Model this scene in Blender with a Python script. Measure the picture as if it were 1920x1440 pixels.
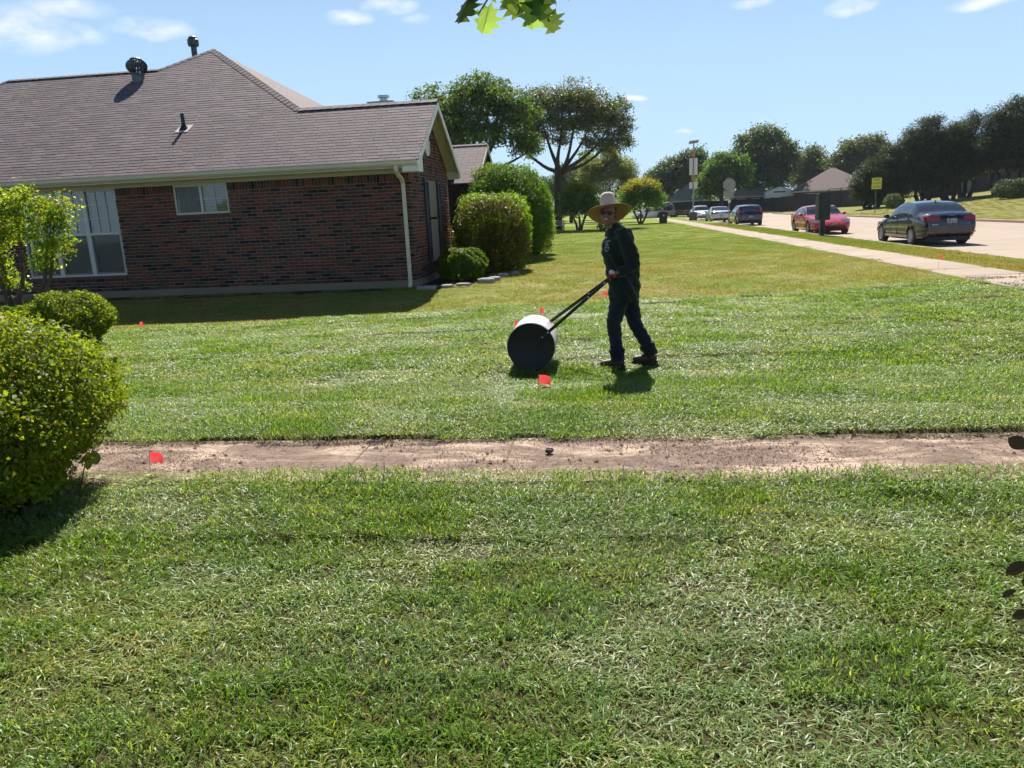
import bpy, bmesh, math, random
import numpy as np
from mathutils import Vector, Matrix, Euler

random.seed(7)
RNG = np.random.default_rng(11)
sc = bpy.context.scene
for o in list(bpy.data.objects):
    bpy.data.objects.remove(o)
C = sc.collection
R = math.radians

# ------------------------------------------------------------------ camera
EYE = 1.6
CF, CROLL, CPITCH, CYAW = 1400.0, R(2.691), R(12.978), R(6.997)
def cam_vec(x, y, f):
    c, s = math.cos(CROLL), math.sin(CROLL)
    xr, yr = x*c + y*s, -x*s + y*c
    fw = f*math.cos(CPITCH) + yr*math.sin(CPITCH)
    up = -f*math.sin(CPITCH) + yr*math.cos(CPITCH)
    c, s = math.cos(CYAW), math.sin(CYAW)
    return Vector((xr*c - fw*s, xr*s + fw*c, up))
cam_d = bpy.data.cameras.new('camera')
cam = bpy.data.objects.new('camera', cam_d); C.objects.link(cam)
right, upv, fwd = cam_vec(1, 0, 0), cam_vec(0, 1, 0), cam_vec(0, 0, 1)
m3 = Matrix((right, upv, -fwd)).transposed()
cam.matrix_world = Matrix.Translation((0, 0, EYE)) @ m3.to_4x4()
cam_d.sensor_width = 36.0
cam_d.lens = CF/1920*36
cam_d.clip_start = 0.05
cam_d.clip_end = 3000
sc.camera = cam

# ------------------------------------------------------------------ world, sun, exposure
SUN_EL, SUN_AZ = R(49), R(-5)          # azimuth measured from +Y towards +X
wd = bpy.data.worlds.new('World'); sc.world = wd; wd.use_nodes = True
nt = wd.node_tree; N = nt.nodes; Lk = nt.links
for n in list(N): N.remove(n)
w_out = N.new('ShaderNodeOutputWorld')
bg = N.new('ShaderNodeBackground'); bg.inputs[1].default_value = 0.05
sky = N.new('ShaderNodeTexSky'); sky.sky_type = 'NISHITA'; sky.sun_disc = False
sky.sun_elevation = SUN_EL; sky.sun_rotation = SUN_AZ
sky.altitude = 100; sky.air_density = 1.0; sky.dust_density = 0.3; sky.ozone_density = 3.0
tc = N.new('ShaderNodeTexCoord')
def wmath(op, a, b=None, c=None):
    n = N.new('ShaderNodeMath'); n.operation = op
    for k, v in enumerate((a, b, c)):
        if v is None: continue
        if isinstance(v, (int, float)): n.inputs[k].default_value = v
        else: Lk.new(v, n.inputs[k])
    return n.outputs[0]
def wdot(vec):
    n = N.new('ShaderNodeVectorMath'); n.operation = 'DOT_PRODUCT'
    Lk.new(wvec, n.inputs[0]); n.inputs[1].default_value = vec
    return n.outputs['Value']
nz = N.new('ShaderNodeTexNoise'); nz.inputs['Scale'].default_value = 16; nz.inputs['Detail'].default_value = 7; nz.inputs['Roughness'].default_value = .62
mp = N.new('ShaderNodeMapping'); mp.inputs['Scale'].default_value = (1, 1, 2.2)
Lk.new(tc.outputs['Generated'], mp.inputs[0]); Lk.new(mp.outputs[0], nz.inputs['Vector'])
wadd = N.new('ShaderNodeVectorMath'); wadd.operation = 'MULTIPLY_ADD'
nz2 = N.new('ShaderNodeTexNoise'); nz2.inputs['Scale'].default_value = 30; nz2.inputs['Detail'].default_value = 4
Lk.new(tc.outputs['Generated'], nz2.inputs['Vector'])
nsub = N.new('ShaderNodeVectorMath'); nsub.operation = 'SUBTRACT'; Lk.new(nz2.outputs['Color'], nsub.inputs[0]); nsub.inputs[1].default_value = (.5, .5, .5)
Lk.new(nsub.outputs[0], wadd.inputs[0]); wadd.inputs[1].default_value = (.03, .03, .016); Lk.new(tc.outputs['Generated'], wadd.inputs[2])
wvec = wadd.outputs[0]
# small fair-weather clouds: azimuth, elevation (degrees), half width, half height, strength
clouds = [(-37.3, 12.0, 3.4, 1.5, .75), (-34.4, 13.4, 3.0, .7, .6), (-34.0, 12.0, 1.6, .7, .65), (-29.9, 12.5, 3.0, .7, .65), (-17.1, 13.4, 1.7, .6, 1.0),
          (-14.3, 14.1, 2.2, .6, .85), (-12.5, 13.3, 1.2, .4, .5), (10.7, 12.9, 1.6, .5, .75), (16.7, 11.8, 1.9, .6, .8), (24.1, 10.9, 1.9, .5, .8),
          (2.5, 7.5, 1.5, .25, .9), (6.2, 5.0, .7, .22, .45), (-28, 18, 4, 1.1, .7), (8, 21, 3, .9, .7), (30, 19, 4, 1.2, .7), (48, 11, 3, .9, .7), (-58, 13, 4, 1.3, .7), (-75, 9, 4, 1.2, .6),
          (70, 14, 5, 1.4, .7), (100, 10, 4, 1.1, .7), (135, 16, 5, 1.5, .7), (170, 11, 4, 1.2, .7), (-140, 13, 5, 1.4, .7), (-105, 16, 5, 1.4, .7), (-10, 32, 6, 2, .6), (60, 30, 6, 2, .6), (150, 34, 7, 2, .6), (-80, 32, 6, 2, .6)]
wd.cycles.sampling_method = 'MANUAL'; wd.cycles.sample_map_resolution = 256
acc = None
for az, el, wa, wb, st in clouds:
    a, e = R(az), R(el)
    cdir = (math.sin(a)*math.cos(e), math.cos(a)*math.cos(e), math.sin(e))
    ta = (math.cos(a), -math.sin(a), 0)
    tb = (-math.sin(a)*math.sin(e), -math.cos(a)*math.sin(e), math.cos(e))
    u = wmath('MULTIPLY', wdot(ta), 1/math.sin(R(wa))); v = wmath('MULTIPLY', wdot(tb), 1/math.sin(R(wb)))
    r2 = wmath('MULTIPLY_ADD', u, u, wmath('MULTIPLY', v, v))
    mk = wmath('MULTIPLY', wmath('MAXIMUM', wmath('SUBTRACT', 1.0, r2), 0.0), st)
    mk = wmath('MULTIPLY', mk, wmath('GREATER_THAN', wdot(cdir), 0.0))
    acc = mk if acc is None else wmath('MAXIMUM', acc, mk)
cl = wmath('MULTIPLY', acc, wmath('MULTIPLY_ADD', nz.outputs['Fac'], 3.6, -1.15))
cl = wmath('MINIMUM', wmath('MAXIMUM', cl, 0.0), .9)
hue = N.new('ShaderNodeHueSaturation'); hue.inputs['Saturation'].default_value = 1.1
sepz = N.new('ShaderNodeSeparateXYZ'); Lk.new(tc.outputs['Generated'], sepz.inputs[0])
hzf = N.new('ShaderNodeMapRange'); hzf.interpolation_type = 'SMOOTHSTEP'; Lk.new(sepz.outputs[2], hzf.inputs[0])
hzf.inputs[1].default_value = .0; hzf.inputs[2].default_value = .55; hzf.inputs[3].default_value = .9; hzf.inputs[4].default_value = .0
hzm = N.new('ShaderNodeMix'); hzm.data_type = 'RGBA'; Lk.new(hzf.outputs[0], hzm.inputs[0]); Lk.new(sky.outputs[0], hzm.inputs[6]); hzm.inputs[7].default_value = (6.2, 8.5, 11.2, 1)
Lk.new(hzm.outputs[2], hue.inputs['Color'])
mixc = N.new('ShaderNodeMix'); mixc.data_type = 'RGBA'
Lk.new(cl, mixc.inputs[0]); Lk.new(hue.outputs[0], mixc.inputs[6]); mixc.inputs[7].default_value = (11, 11.4, 12, 1)
Lk.new(mixc.outputs[2], bg.inputs[0]); Lk.new(bg.outputs[0], w_out.inputs[0])

sd = bpy.data.lights.new('sun', 'SUN'); sd.energy = 5.0; sd.angle = R(.53); sd.color = (1, .95, .86)
sun = bpy.data.objects.new('sun', sd); C.objects.link(sun)
sdir = Vector((math.sin(SUN_AZ)*math.cos(SUN_EL), math.cos(SUN_AZ)*math.cos(SUN_EL), math.sin(SUN_EL)))
sun.rotation_euler = sdir.to_track_quat('Z', 'Y').to_euler(); sun.location = (0, 30, 60)
vs = sc.view_settings
vs.view_transform = 'Standard'; vs.look = 'None'; vs.gamma = 1; vs.use_curve_mapping = False
vs.exposure = 1.0
sc.cycles.max_bounces = 5; sc.cycles.transparent_max_bounces = 8; sc.cycles.diffuse_bounces = 3; sc.cycles.glossy_bounces = 2; sc.cycles.transmission_bounces = 3
sc.cycles.use_adaptive_sampling = True; sc.cycles.adaptive_threshold = .03
sc.cycles.use_denoising = True
sc.cycles.caustics_reflective = False; sc.cycles.caustics_refractive = False

# ------------------------------------------------------------------ helpers: materials
MATS = {}
class NB:
    def __init__(s, name):
        s.m = bpy.data.materials.new(name); s.m.use_nodes = True
        s.t = s.m.node_tree; s.n = s.t.nodes; s.l = s.t.links
        s.p = s.n['Principled BSDF']; s.out = s.n['Material Output']
    def new(s, t): return s.n.new('ShaderNode'+t)
    def set(s, sock, v):
        if hasattr(v, 'links') or hasattr(v, 'is_output'): s.l.new(v, sock)
        else: sock.default_value = v
    def math(s, op, a, b=None, c=None):
        n = s.new('Math'); n.operation = op
        for k, v in enumerate((a, b, c)):
            if v is not None: s.set(n.inputs[k], v)
        return n.outputs[0]
    def noise(s, scale, detail=4, rough=.55, vec=None, dist=0):
        n = s.new('TexNoise'); n.inputs['Scale'].default_value = scale; n.inputs['Detail'].default_value = detail
        n.inputs['Roughness'].default_value = rough; n.inputs['Distortion'].default_value = dist
        if vec is not None: s.l.new(vec, n.inputs['Vector'])
        return n.outputs['Fac']
    def pos(s, scale=(1, 1, 1)):
        g = s.new('NewGeometry'); v = s.new('VectorMath'); v.operation = 'MULTIPLY'
        s.l.new(g.outputs['Position'], v.inputs[0]); v.inputs[1].default_value = scale
        return v.outputs[0]
    def objco(s, scale=(1, 1, 1)):
        g = s.new('TexCoord'); v = s.new('VectorMath'); v.operation = 'MULTIPLY'
        s.l.new(g.outputs['Object'], v.inputs[0]); v.inputs[1].default_value = scale
        return v.outputs[0]
    def mix(s, f, a, b, mode='MIX'):
        n = s.new('Mix'); n.data_type = 'RGBA'; n.blend_type = mode
        s.set(n.inputs[0], f)
        for k, v in ((6, a), (7, b)):
            if isinstance(v, tuple): v = v if len(v) == 4 else (*v, 1)
            s.set(n.inputs[k], v)
        return n.outputs[2]
    def ramp(s, f, a, b):      # smooth 0..1 between a and b
        n = s.new('MapRange'); n.interpolation_type = 'SMOOTHSTEP'
        s.set(n.inputs[0], f); n.inputs[1].default_value = a; n.inputs[2].default_value = b
        return n.outputs[0]
    def attr(s, name, inst=False):
        n = s.new('Attribute'); n.attribute_name = name
        if inst: n.attribute_type = 'INSTANCER'
        return n
    def bump(s, h, strength=.3, dist=.01):
        n = s.new('Bump'); n.inputs['Strength'].default_value = strength; n.inputs['Distance'].default_value = dist
        s.l.new(h, n.inputs['Height']); s.l.new(n.outputs[0], s.p.inputs['Normal'])
    def base(s, c, rough=.6, metal=0, spec=.5):
        if isinstance(c, tuple): c = (*c[:3], 1)
        s.set(s.p.inputs['Base Color'], c); s.set(s.p.inputs['Roughness'], rough); s.p.inputs['Metallic'].default_value = metal
        s.p.inputs['Specular IOR Level'].default_value = spec
        return s.m

def pbr(name, col, rough=.6, metal=0, var=.18, scale=6, bump=0, bscale=60, coat=0, spec=.5):
    if name in MATS: return MATS[name]
    b = NB(name)
    n = b.noise(scale, 5, .6, b.objco())
    k = b.math('MULTIPLY_ADD', n, 2*var, 1-var)
    c = b.mix(1.0, (*col, 1), k, 'MULTIPLY') if var else (*col, 1)
    b.base(c, rough, metal, spec)
    if var and rough > .2:
        b.set(b.p.inputs['Roughness'], b.math('MULTIPLY_ADD', n, .2, rough-.1))
    if bump: b.bump(b.noise(bscale, 4, .6, b.objco()), bump, .01)
    if coat:
        b.p.inputs['Coat Weight'].default_value = coat; b.p.inputs['Coat Roughness'].default_value = .04
    MATS[name] = b.m
    return b.m

def leafmat(name, col, trans=.4, rough=.55, tcol=None, spec=.22):
    if name in MATS: return MATS[name]
    b = NB(name)
    a = b.attr('col')
    c = b.mix(1.0, (*col, 1), a.outputs['Color'], 'MULTIPLY')
    b.base(c, rough, 0, spec)
    t = b.new('BsdfTranslucent')
    tc_ = tcol or (min(1, col[0]*2.3), min(1, col[1]*2.2), col[2]*.9)
    b.l.new(b.mix(1.0, (*tc_, 1), a.outputs['Color'], 'MULTIPLY'), t.inputs[0])
    mx = b.new('MixShader'); mx.inputs[0].default_value = trans
    b.l.new(b.p.outputs[0], mx.inputs[1]); b.l.new(t.outputs[0], mx.inputs[2]); b.l.new(mx.outputs[0], b.out.inputs[0])
    MATS[name] = b.m
    return b.m

def glassmat(name, tint=(.8, .85, .85), refl=.12):
    if name in MATS: return MATS[name]
    b = NB(name)
    tr = b.new('BsdfTransparent'); tr.inputs[0].default_value = (*tint, 1)
    gl = b.new('BsdfGlossy'); gl.inputs['Roughness'].default_value = .03
    lw = b.new('LayerWeight'); lw.inputs[0].default_value = .35
    f = b.math('MINIMUM', b.math('ADD', lw.outputs['Fresnel'], refl), 1.0)
    mx = b.new('MixShader'); b.l.new(f, mx.inputs[0]); b.l.new(tr.outputs[0], mx.inputs[1]); b.l.new(gl.outputs[0], mx.inputs[2])
    b.l.new(mx.outputs[0], b.out.inputs[0])
    MATS[name] = b.m
    return b.m

# ------------------------------------------------------------------ helpers: meshes
def mk_mesh(name, V, F, mat=None, smooth=False, cols=None, sharp=None):
    me = bpy.data.meshes.new(name)
    V = np.asarray(V, dtype=np.float32).reshape(-1, 3)
    if isinstance(F, np.ndarray):
        k = F.shape[1]; nf = len(F)
        me.vertices.add(len(V)); me.vertices.foreach_set('co', V.ravel())
        me.loops.add(nf*k); me.loops.foreach_set('vertex_index', F.astype(np.int32).ravel())
        me.polygons.add(nf); me.polygons.foreach_set('loop_start', np.arange(0, nf*k, k, dtype=np.int32))
        try: me.polygons.foreach_set('loop_total', np.full(nf, k, dtype=np.int32))
        except Exception: pass
        me.update(calc_edges=True)
    else:
        me.from_pydata([tuple(map(float, v)) for v in V], [], F)
        me.update()
    if cols is not None:
        at = me.color_attributes.new('col', 'FLOAT_COLOR', 'POINT')
        cc = np.ones((len(V), 4), dtype=np.float32); cc[:, :3] = cols
        at.data.foreach_set('color', cc.ravel())
    if mat is not None: me.materials.append(mat)
    if smooth:
        me.polygons.foreach_set('use_smooth', np.ones(len(me.polygons), dtype=bool))
        if sharp: me.set_sharp_from_angle(angle=R(sharp))
    return me

def link(name, me, parent=None, loc=None, rot=None):
    o = bpy.data.objects.new(name, me); C.objects.link(o)
    if parent is not None: o.parent = parent
    if loc is not None: o.location = loc
    if rot is not None: o.rotation_euler = rot
    return o

def tag(o, label=None, cat=None, group=None, kind=None):
    if label: o['label'] = label
    if cat: o['category'] = cat
    if group: o['group'] = group
    if kind: o['kind'] = kind
    return o

def thing(name, label, cat, loc=(0, 0, 0), rz=0, group=None):
    o = link(name, None, None, loc, (0, 0, rz)); o.empty_display_size = .1
    return tag(o, label, cat, group)

class MB:
    def __init__(s): s.V = []; s.F = []; s.n = 0
    def add(s, V, F):
        V = [tuple(map(float, v)) for v in V]
        s.V += V; s.F += [tuple(i+s.n for i in f) for f in F]; s.n += len(V); return s
    def box(s, x0, x1, y0, y1, z0, z1, M=None):
        V = [Vector((x, y, z)) for z in (z0, z1) for y in (y0, y1) for x in (x0, x1)]
        if M is not None: V = [M @ v for v in V]
        return s.add(V, [(0, 2, 3, 1), (4, 5, 7, 6), (0, 1, 5, 4), (2, 6, 7, 3), (0, 4, 6, 2), (1, 3, 7, 5)])
    def tube(s, pts, rad, seg=8, cap=True):
        pts = [Vector(p) for p in pts]
        if not hasattr(rad, '__len__'): rad = [rad]*len(pts)
        V = []; F = []; ref = None
        for i, p in enumerate(pts):
            d = (pts[min(i+1, len(pts)-1)] - pts[max(i-1, 0)]).normalized()
            if ref is None:
                ref = Vector((0, 0, 1)) if abs(d.z) < .9 else Vector((1, 0, 0))
            a = (ref - d*ref.dot(d)).normalized(); ref = a; bb = d.cross(a)
            for k in range(seg):
                t = 2*math.pi*k/seg
                V.append(p + (a*math.cos(t) + bb*math.sin(t))*rad[i])
        for i in range(len(pts)-1):
            for k in range(seg):
                k2 = (k+1) % seg
                F.append((i*seg+k, i*seg+k2, (i+1)*seg+k2, (i+1)*seg+k))
        if cap:
            F.append(tuple(range(seg-1, -1, -1))); F.append(tuple((len(pts)-1)*seg+k for k in range(seg)))
        return s.add(V, F)
    def lathe(s, prof, seg=24, M=None):       # prof: (r, z) list around Z
        V = []; F = []
        for r, z in prof:
            for k in range(seg):
                t = 2*math.pi*k/seg; v = Vector((r*math.cos(t), r*math.sin(t), z)); V.append(M @ v if M is not None else v)
        for i in range(len(prof)-1):
            for k in range(seg):
                k2 = (k+1) % seg
                F.append((i*seg+k, i*seg+k2, (i+1)*seg+k2, (i+1)*seg+k))
        F.append(tuple(range(seg-1, -1, -1))); F.append(tuple((len(prof)-1)*seg+k for k in range(seg)))
        return s.add(V, F)
    def ell(s, c, r, M=None, seg=16, rings=10):
        V = []; F = []
        for i in range(rings+1):
            th = math.pi*i/rings
            for k in range(seg):
                ph = 2*math.pi*k/seg
                v = Vector((r[0]*math.sin(th)*math.cos(ph), r[1]*math.sin(th)*math.sin(ph), r[2]*math.cos(th)))
                if M is not None: v = M @ v
                V.append(v + Vector(c))
        for i in range(rings):
            for k in range(seg):
                k2 = (k+1) % seg
                F.append((i*seg+k, (i+1)*seg+k, (i+1)*seg+k2, i*seg+k2))
        return s.add(V, F)
    def prism(s, poly, axis, a, b):           # extrude 2D poly along axis ('x','y','z') from a to b
        def P(p, t):
            return {'x': (t, p[0], p[1]), 'y': (p[0], t, p[1]), 'z': (p[0], p[1], t)}[axis]
        n = len(poly)
        V = [P(p, a) for p in poly] + [P(p, b) for p in poly]
        F = [tuple(range(n)), tuple(range(2*n-1, n-1, -1))] + [(i, i+n, (i+1) % n + n, (i+1) % n) for i in range(n)]
        return s.add(V, F)
    def mesh(s, name, mat, smooth=False, sharp=40, fixn=True, bevel=0):
        me = mk_mesh(name, s.V, s.F, mat)
        if fixn or bevel:
            bm = bmesh.new(); bm.from_mesh(me)
            if fixn: bmesh.ops.recalc_face_normals(bm, faces=bm.faces)
            if bevel: bmesh.ops.bevel(bm, geom=list(bm.edges), offset=bevel, segments=1, affect='EDGES', profile=.5)
            bm.to_mesh(me); bm.free()
        if smooth:
            me.polygons.foreach_set('use_smooth', np.ones(len(me.polygons), dtype=bool)); me.set_sharp_from_angle(angle=R(sharp))
        return me
    def build(s, name, mat, parent=None, loc=None, rot=None, **k):
        return link(name, s.mesh(name, mat, **k), parent, loc, rot)

def remeshed(mb, voxel, smooth=6):
    """union of overlapping closed shapes as one continuous surface"""
    me = mb.mesh('tmp', None, fixn=True)
    o = bpy.data.objects.new('tmp', me); C.objects.link(o)
    md = o.modifiers.new('r', 'REMESH'); md.mode = 'VOXEL'; md.voxel_size = voxel; md.use_smooth_shade = True
    ms = o.modifiers.new('s', 'SMOOTH'); ms.factor = .5; ms.iterations = smooth
    dg = bpy.context.evaluated_depsgraph_get()
    res = bpy.data.meshes.new_from_object(o.evaluated_get(dg))
    bpy.data.objects.remove(o); bpy.data.meshes.remove(me)
    return res

def sst(a, b, x):
    t = np.clip((np.asarray(x, dtype=float)-a)/(b-a), 0, 1); return t*t*(3-2*t)
def gz(X, Y):
    """height of the lawn: a shallow swale in front of the house, a bank rising beyond the road"""
    X = np.asarray(X, dtype=float); Y = np.asarray(Y, dtype=float)
    z = -.10*sst(5.3, 7.6, Y)*(1-sst(14.6, 17.2, Y))
    z = z - .15*sst(8.5, 12.5, Y)*(1-sst(14.4, 17.0, Y))*sst(1.0, -8.0, X)
    z = z*(1-sst(3.2, 6.6, X))
    z = z + np.maximum(0, np.minimum(X, 62)-23)*.075*sst(23, 26, X)
    return z
def gzf(x, y): return float(gz(x, y))
# ------------------------------------------------------------------ setting: ground, road, pavements
def grid_mesh(xs, ys, zf, name, mat):
    xs = np.asarray(xs); ys = np.asarray(ys)
    X, Y = np.meshgrid(xs, ys); Z = zf(X, Y)
    V = np.stack([X, Y, Z], -1).reshape(-1, 3)
    nx, ny = len(xs), len(ys)
    i = np.arange(nx-1); j = np.arange(ny-1); I, J = np.meshgrid(i, j)
    a = (J*nx+I).ravel()
    F = np.stack([a, a+1, a+nx+1, a+nx], 1)
    return mk_mesh(name, V, F, mat, smooth=True)

KERB_IN, ROAD_R, WALK_L, WALK_R = 9.8, 21.1, 6.8, 8.1
CROSS0, CROSS1 = 97.0, 105.0
PATH0, PATH1 = 4.36, 5.2
SOD_B = lambda X: 13.95 + .09*X          # back edge of the new turf

def ground_z(X, Y):
    z = gz(X, Y)
    road = (X > KERB_IN-.05) & (X < ROAD_R+.05) & (Y < CROSS1)
    road |= (Y > CROSS0-.05) & (Y < CROSS1+.05) & (X > -60) & (X < 60)
    walk = (X > WALK_L-.001) & (X < WALK_R+.001) & (Y < CROSS0)
    path = (Y > PATH0-.05) & (Y < PATH1+.05) & (X < WALK_L)
    z = np.where(path, z-.05, z); z = np.where(walk, z-.05, z)
    return np.where(road, -.3, z)

def ground_material():
    b = NB('lawn_ground')
    g = b.new('NewGeometry'); sep = b.new('SeparateXYZ'); b.l.new(g.outputs['Position'], sep.inputs[0])
    x, y = sep.outputs[0], sep.outputs[1]
    n1 = b.noise(.35, 5, .6, b.pos()); n2 = b.noise(3, 5, .65, b.pos()); n3 = b.noise(28, 4, .7, b.pos())
    straw = (.25, .215, .07); green = (.125, .185, .02); lime = (.14, .21, .018)
    f = b.ramp(b.math('MULTIPLY_ADD', n2, .45, n1), .55, .92)
    old = b.mix(f, straw, green)
    old = b.mix(b.ramp(y, 21, 27), old, b.mix(b.ramp(n2, .3, .8), lime, (.19, .2, .04)))
    old = b.mix(b.ramp(x, 20, 24), old, b.mix(b.ramp(n2, .35, .7), (.155, .165, .035), (.22, .2, .07)))
    yy = b.math('MULTIPLY_ADD', x, -.09, y)
    soil = b.mix(n2, (.045, .045, .018), (.075, .06, .03))
    sod = b.math('MULTIPLY', b.math('LESS_THAN', b.math('MULTIPLY_ADD', n2, .3, yy), 14.1), b.math('LESS_THAN', x, 6.9))
    c = b.mix(sod, old, soil)
    # bare planting bed along the house front
    bed = b.math('MULTIPLY', b.math('MULTIPLY', b.math('GREATER_THAN', y, 16.6), b.math('LESS_THAN', y, 34)), b.math('LESS_THAN', x, -2.9))
    c = b.mix(bed, c, (.05, .036, .026))
    c = b.mix(1, c, b.math('MULTIPLY_ADD', n3, .7, .65), 'MULTIPLY')
    b.base(c, .95, 0, .1)
    b.bump(b.math('MULTIPLY_ADD', n3, .6, n2), .7, .05)
    return b.m
xs = np.unique(np.round(np.concatenate([np.linspace(-600, -60, 12), np.linspace(-60, -20, 21), np.arange(-20, 6.8, .4), [WALK_L-.002, WALK_L, WALK_R, WALK_R+.002, KERB_IN-.16, KERB_IN-.1, KERB_IN-.04, 12, 15, 18, ROAD_R+.04, ROAD_R+.1],
     np.linspace(ROAD_R+.3, 62, 40), np.linspace(64, 600, 16)]), 3))
ys = np.unique(np.round(np.concatenate([np.linspace(-60, 0, 16), np.arange(0, 4.2, .3), [PATH0-.12, PATH0-.04, PATH1+.04, PATH1+.1], np.arange(5.3, 19, .35), np.linspace(19, CROSS0-.2, 70), [CROSS0-.1, CROSS0-.04, CROSS1+.04, CROSS1+.1], np.linspace(CROSS1+.3, 160, 24), np.linspace(170, 1500, 14)]), 3))
tag(link('ground', grid_mesh(xs, ys, ground_z, 'ground', ground_material())), kind='structure')

def concrete(name, col, dirt=0.0, stain=.25, scale=1.0):
    b = NB(name)
    n1 = b.noise(1.3*scale, 6, .65, b.pos()); n2 = b.noise(60, 3, .7, b.pos()); n3 = b.noise(7*scale, 5, .6, b.pos())
    oi = b.new('ObjectInfo')
    k = b.math('MULTIPLY_ADD', n1, stain*2, 1-stain)
    k = b.math('MULTIPLY', k, b.math('MULTIPLY_ADD', oi.outputs['Random'], .12, .94))
    k = b.math('MULTIPLY', k, b.math('MULTIPLY_ADD', n2, .3, .85))
    c = b.mix(1, (*col, 1), k, 'MULTIPLY')
    if dirt:
        nd = b.noise(1.5, 8, .72, b.pos((.8, 2.2, 1)), .9); ne = b.noise(30, 6, .75, b.pos((1, 2, 1)))
        m = b.ramp(b.math('MULTIPLY_ADD', ne, .5, nd), .84-dirt*.42, .95-dirt*.24)
        c = b.mix(m, c, b.mix(b.ramp(ne, .35, .7), (.070, .048, .036), (.26, .18, .135)))
    b.base(c, .9, 0, .2)
    b.bump(b.math('MULTIPLY_ADD', n2, .5, n3), .35, .01)
    return b.m
M_road = concrete('road_concrete', (.335, .268, .212), 0, .16, .5)
M_walk = concrete('sidewalk_concrete', (.335, .268, .208), .0, .22)
M_kerb = concrete('kerb_concrete', (.35, .285, .225), 0, .18)
M_path = concrete('dirty_path_concrete', (.43, .32, .24), .63, .14)

def slab_mesh(w, l, h, mat, name='slab', bev=.012):
    mb = MB(); mb.box(0, w, 0, l, -h, 0)
    return mb.mesh(name, mat, bevel=bev)
# road: a base sheet and cast concrete panels with joints
road = thing('road', None, None); tag(road, kind='structure'); 
MB().box(KERB_IN, ROAD_R, -30, CROSS1, -.27, -.14).build('road_base', pbr('joint_tar', (.05, .045, .04), .9), road)
pw = (ROAD_R-KERB_IN)/3
me = slab_mesh(pw-.012, 4.6-.012, .12, M_road, 'road_panel', .006)
for k in range(-6, 21):
    for i in range(3):
        link('road_panel', me, road, (KERB_IN+i*pw+.006, 5+k*4.6+.006, -.12-.0008*((k*3+i) % 2)))
cross = tag(MB().box(-60, KERB_IN, CROSS0, CROSS1, -.27, -.118).box(ROAD_R, 60, CROSS0, CROSS1, -.27, -.118).build('cross_street', M_road), kind='structure')
# kerbs, cast in lengths
def kerb(x, sgn, name):
    t = thing(name, None, None); tag(t, kind='structure')
    pr = [(0, -.2), (0, 0), (-.03*sgn, .012), (-.15*sgn, .012), (-.15*sgn, -.2)]
    me = MB().prism([(p[0], p[1]) for p in pr], 'y', 0, 3.03).mesh('kerb_stone', M_kerb)
    for k in range(42):
        y0 = -27+k*3.04
        if y0 + 3.03 < CROSS0 - .5: link('kerb_stone', me, t, (x, y0, 0))
kerb(KERB_IN, 1, 'kerb'); kerb(ROAD_R, -1, 'far_kerb')
# sidewalk of cast slabs
sw = thing('sidewalk', None, None); tag(sw, kind='structure')
me = slab_mesh(WALK_R-WALK_L, 1.5-.012, .1, M_walk, 'sidewalk_slab', .008)
for k in range(-8, 64):
    y0 = .3+k*1.5
    if y0+1.5 < CROSS0: link('slab', me, sw, (WALK_L, y0, .012+random.uniform(-.004, .004)), (random.uniform(-.002, .002), random.uniform(-.003, .003), 0))
# garden path across the front yard, half covered with soil
gp = thing('garden_path', None, None); tag(gp, kind='structure')
me = slab_mesh(1.057, PATH1-PATH0+.06, .08, M_path, 'path_slab', .003)
for k in range(-9, 6):
    link('slab', me, gp, (.0+k*1.06+.42, PATH0-.03, -.022+random.uniform(-.003, .002)), (random.uniform(-.003, .003), random.uniform(-.002, .002), 0))
jm = MB().box(-.008, .008, 0, PATH1-PATH0+.06, -.03, .0005).mesh('joint_fill', pbr('joint_soil', (.12, .088, .064), .95, var=.35, scale=25))
for k in range(-9, 6): link('joint_fill', jm, gp, (k*1.06+.42-.0015, PATH0-.03, -.0225))
# crumbs of soil, clods and dry clippings left on the path
soilm = pbr('loose_soil', (.10, .062, .045), .95, var=.4, scale=30, bump=.5)
def crumbs(n, x0, x1, y0, y1, z, smin, smax, rng):
    V = []; F = []
    base = np.array([(1, 0, 0), (-.6, .8, 0), (-.6, -.8, 0), (0, 0, .8), (0, 0, -.3)])
    fc = np.array([(0, 1, 3), (1, 2, 3), (2, 0, 3)])
    P = np.stack([rng.uniform(x0, x1, n), rng.uniform(y0, y1, n), np.full(n, z)], 1)
    cl = np.sin(P[:, 0]*3.1+2*np.sin(P[:, 1]*5))+np.sin(P[:, 0]*1.3+1)*.8+np.sin(P[:, 1]*9+P[:, 0])*.5
    P = P[cl+rng.normal(0, .9, n) > .2]; n = len(P)
    s = rng.uniform(smin, smax, n)**1.0; s = np.where(rng.random(n) < .97, s*.6, s*1.8)
    a = rng.uniform(0, 6.3, n)
    b3 = base[None]*s[:, None, None]*rng.uniform(.7, 1.3, (n, 5, 3))
    ca, sa = np.cos(a)[:, None], np.sin(a)[:, None]
    X = b3[:, :, 0]*ca-b3[:, :, 1]*sa; Y = b3[:, :, 0]*sa+b3[:, :, 1]*ca
    V = np.stack([X, Y, b3[:, :, 2]], -1)+P[:, None]
    F = (fc[None]+(np.arange(n)*5)[:, None, None]).reshape(-1, 3)
    return V.reshape(-1, 3), F
V, F = crumbs(40000, -6.5, 5.5, PATH0-.02, PATH1+.05, -.019, .003, .012, RNG)
tag(link('soil_crumbs', mk_mesh('soil_crumbs', V, F, soilm)), 'loose brown soil crumbs scattered over the garden path', 'soil', kind='stuff')
V, F = crumbs(14000, 6.82, 8.0, 11.2, 15.2, .016, .006, .02, RNG)
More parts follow.
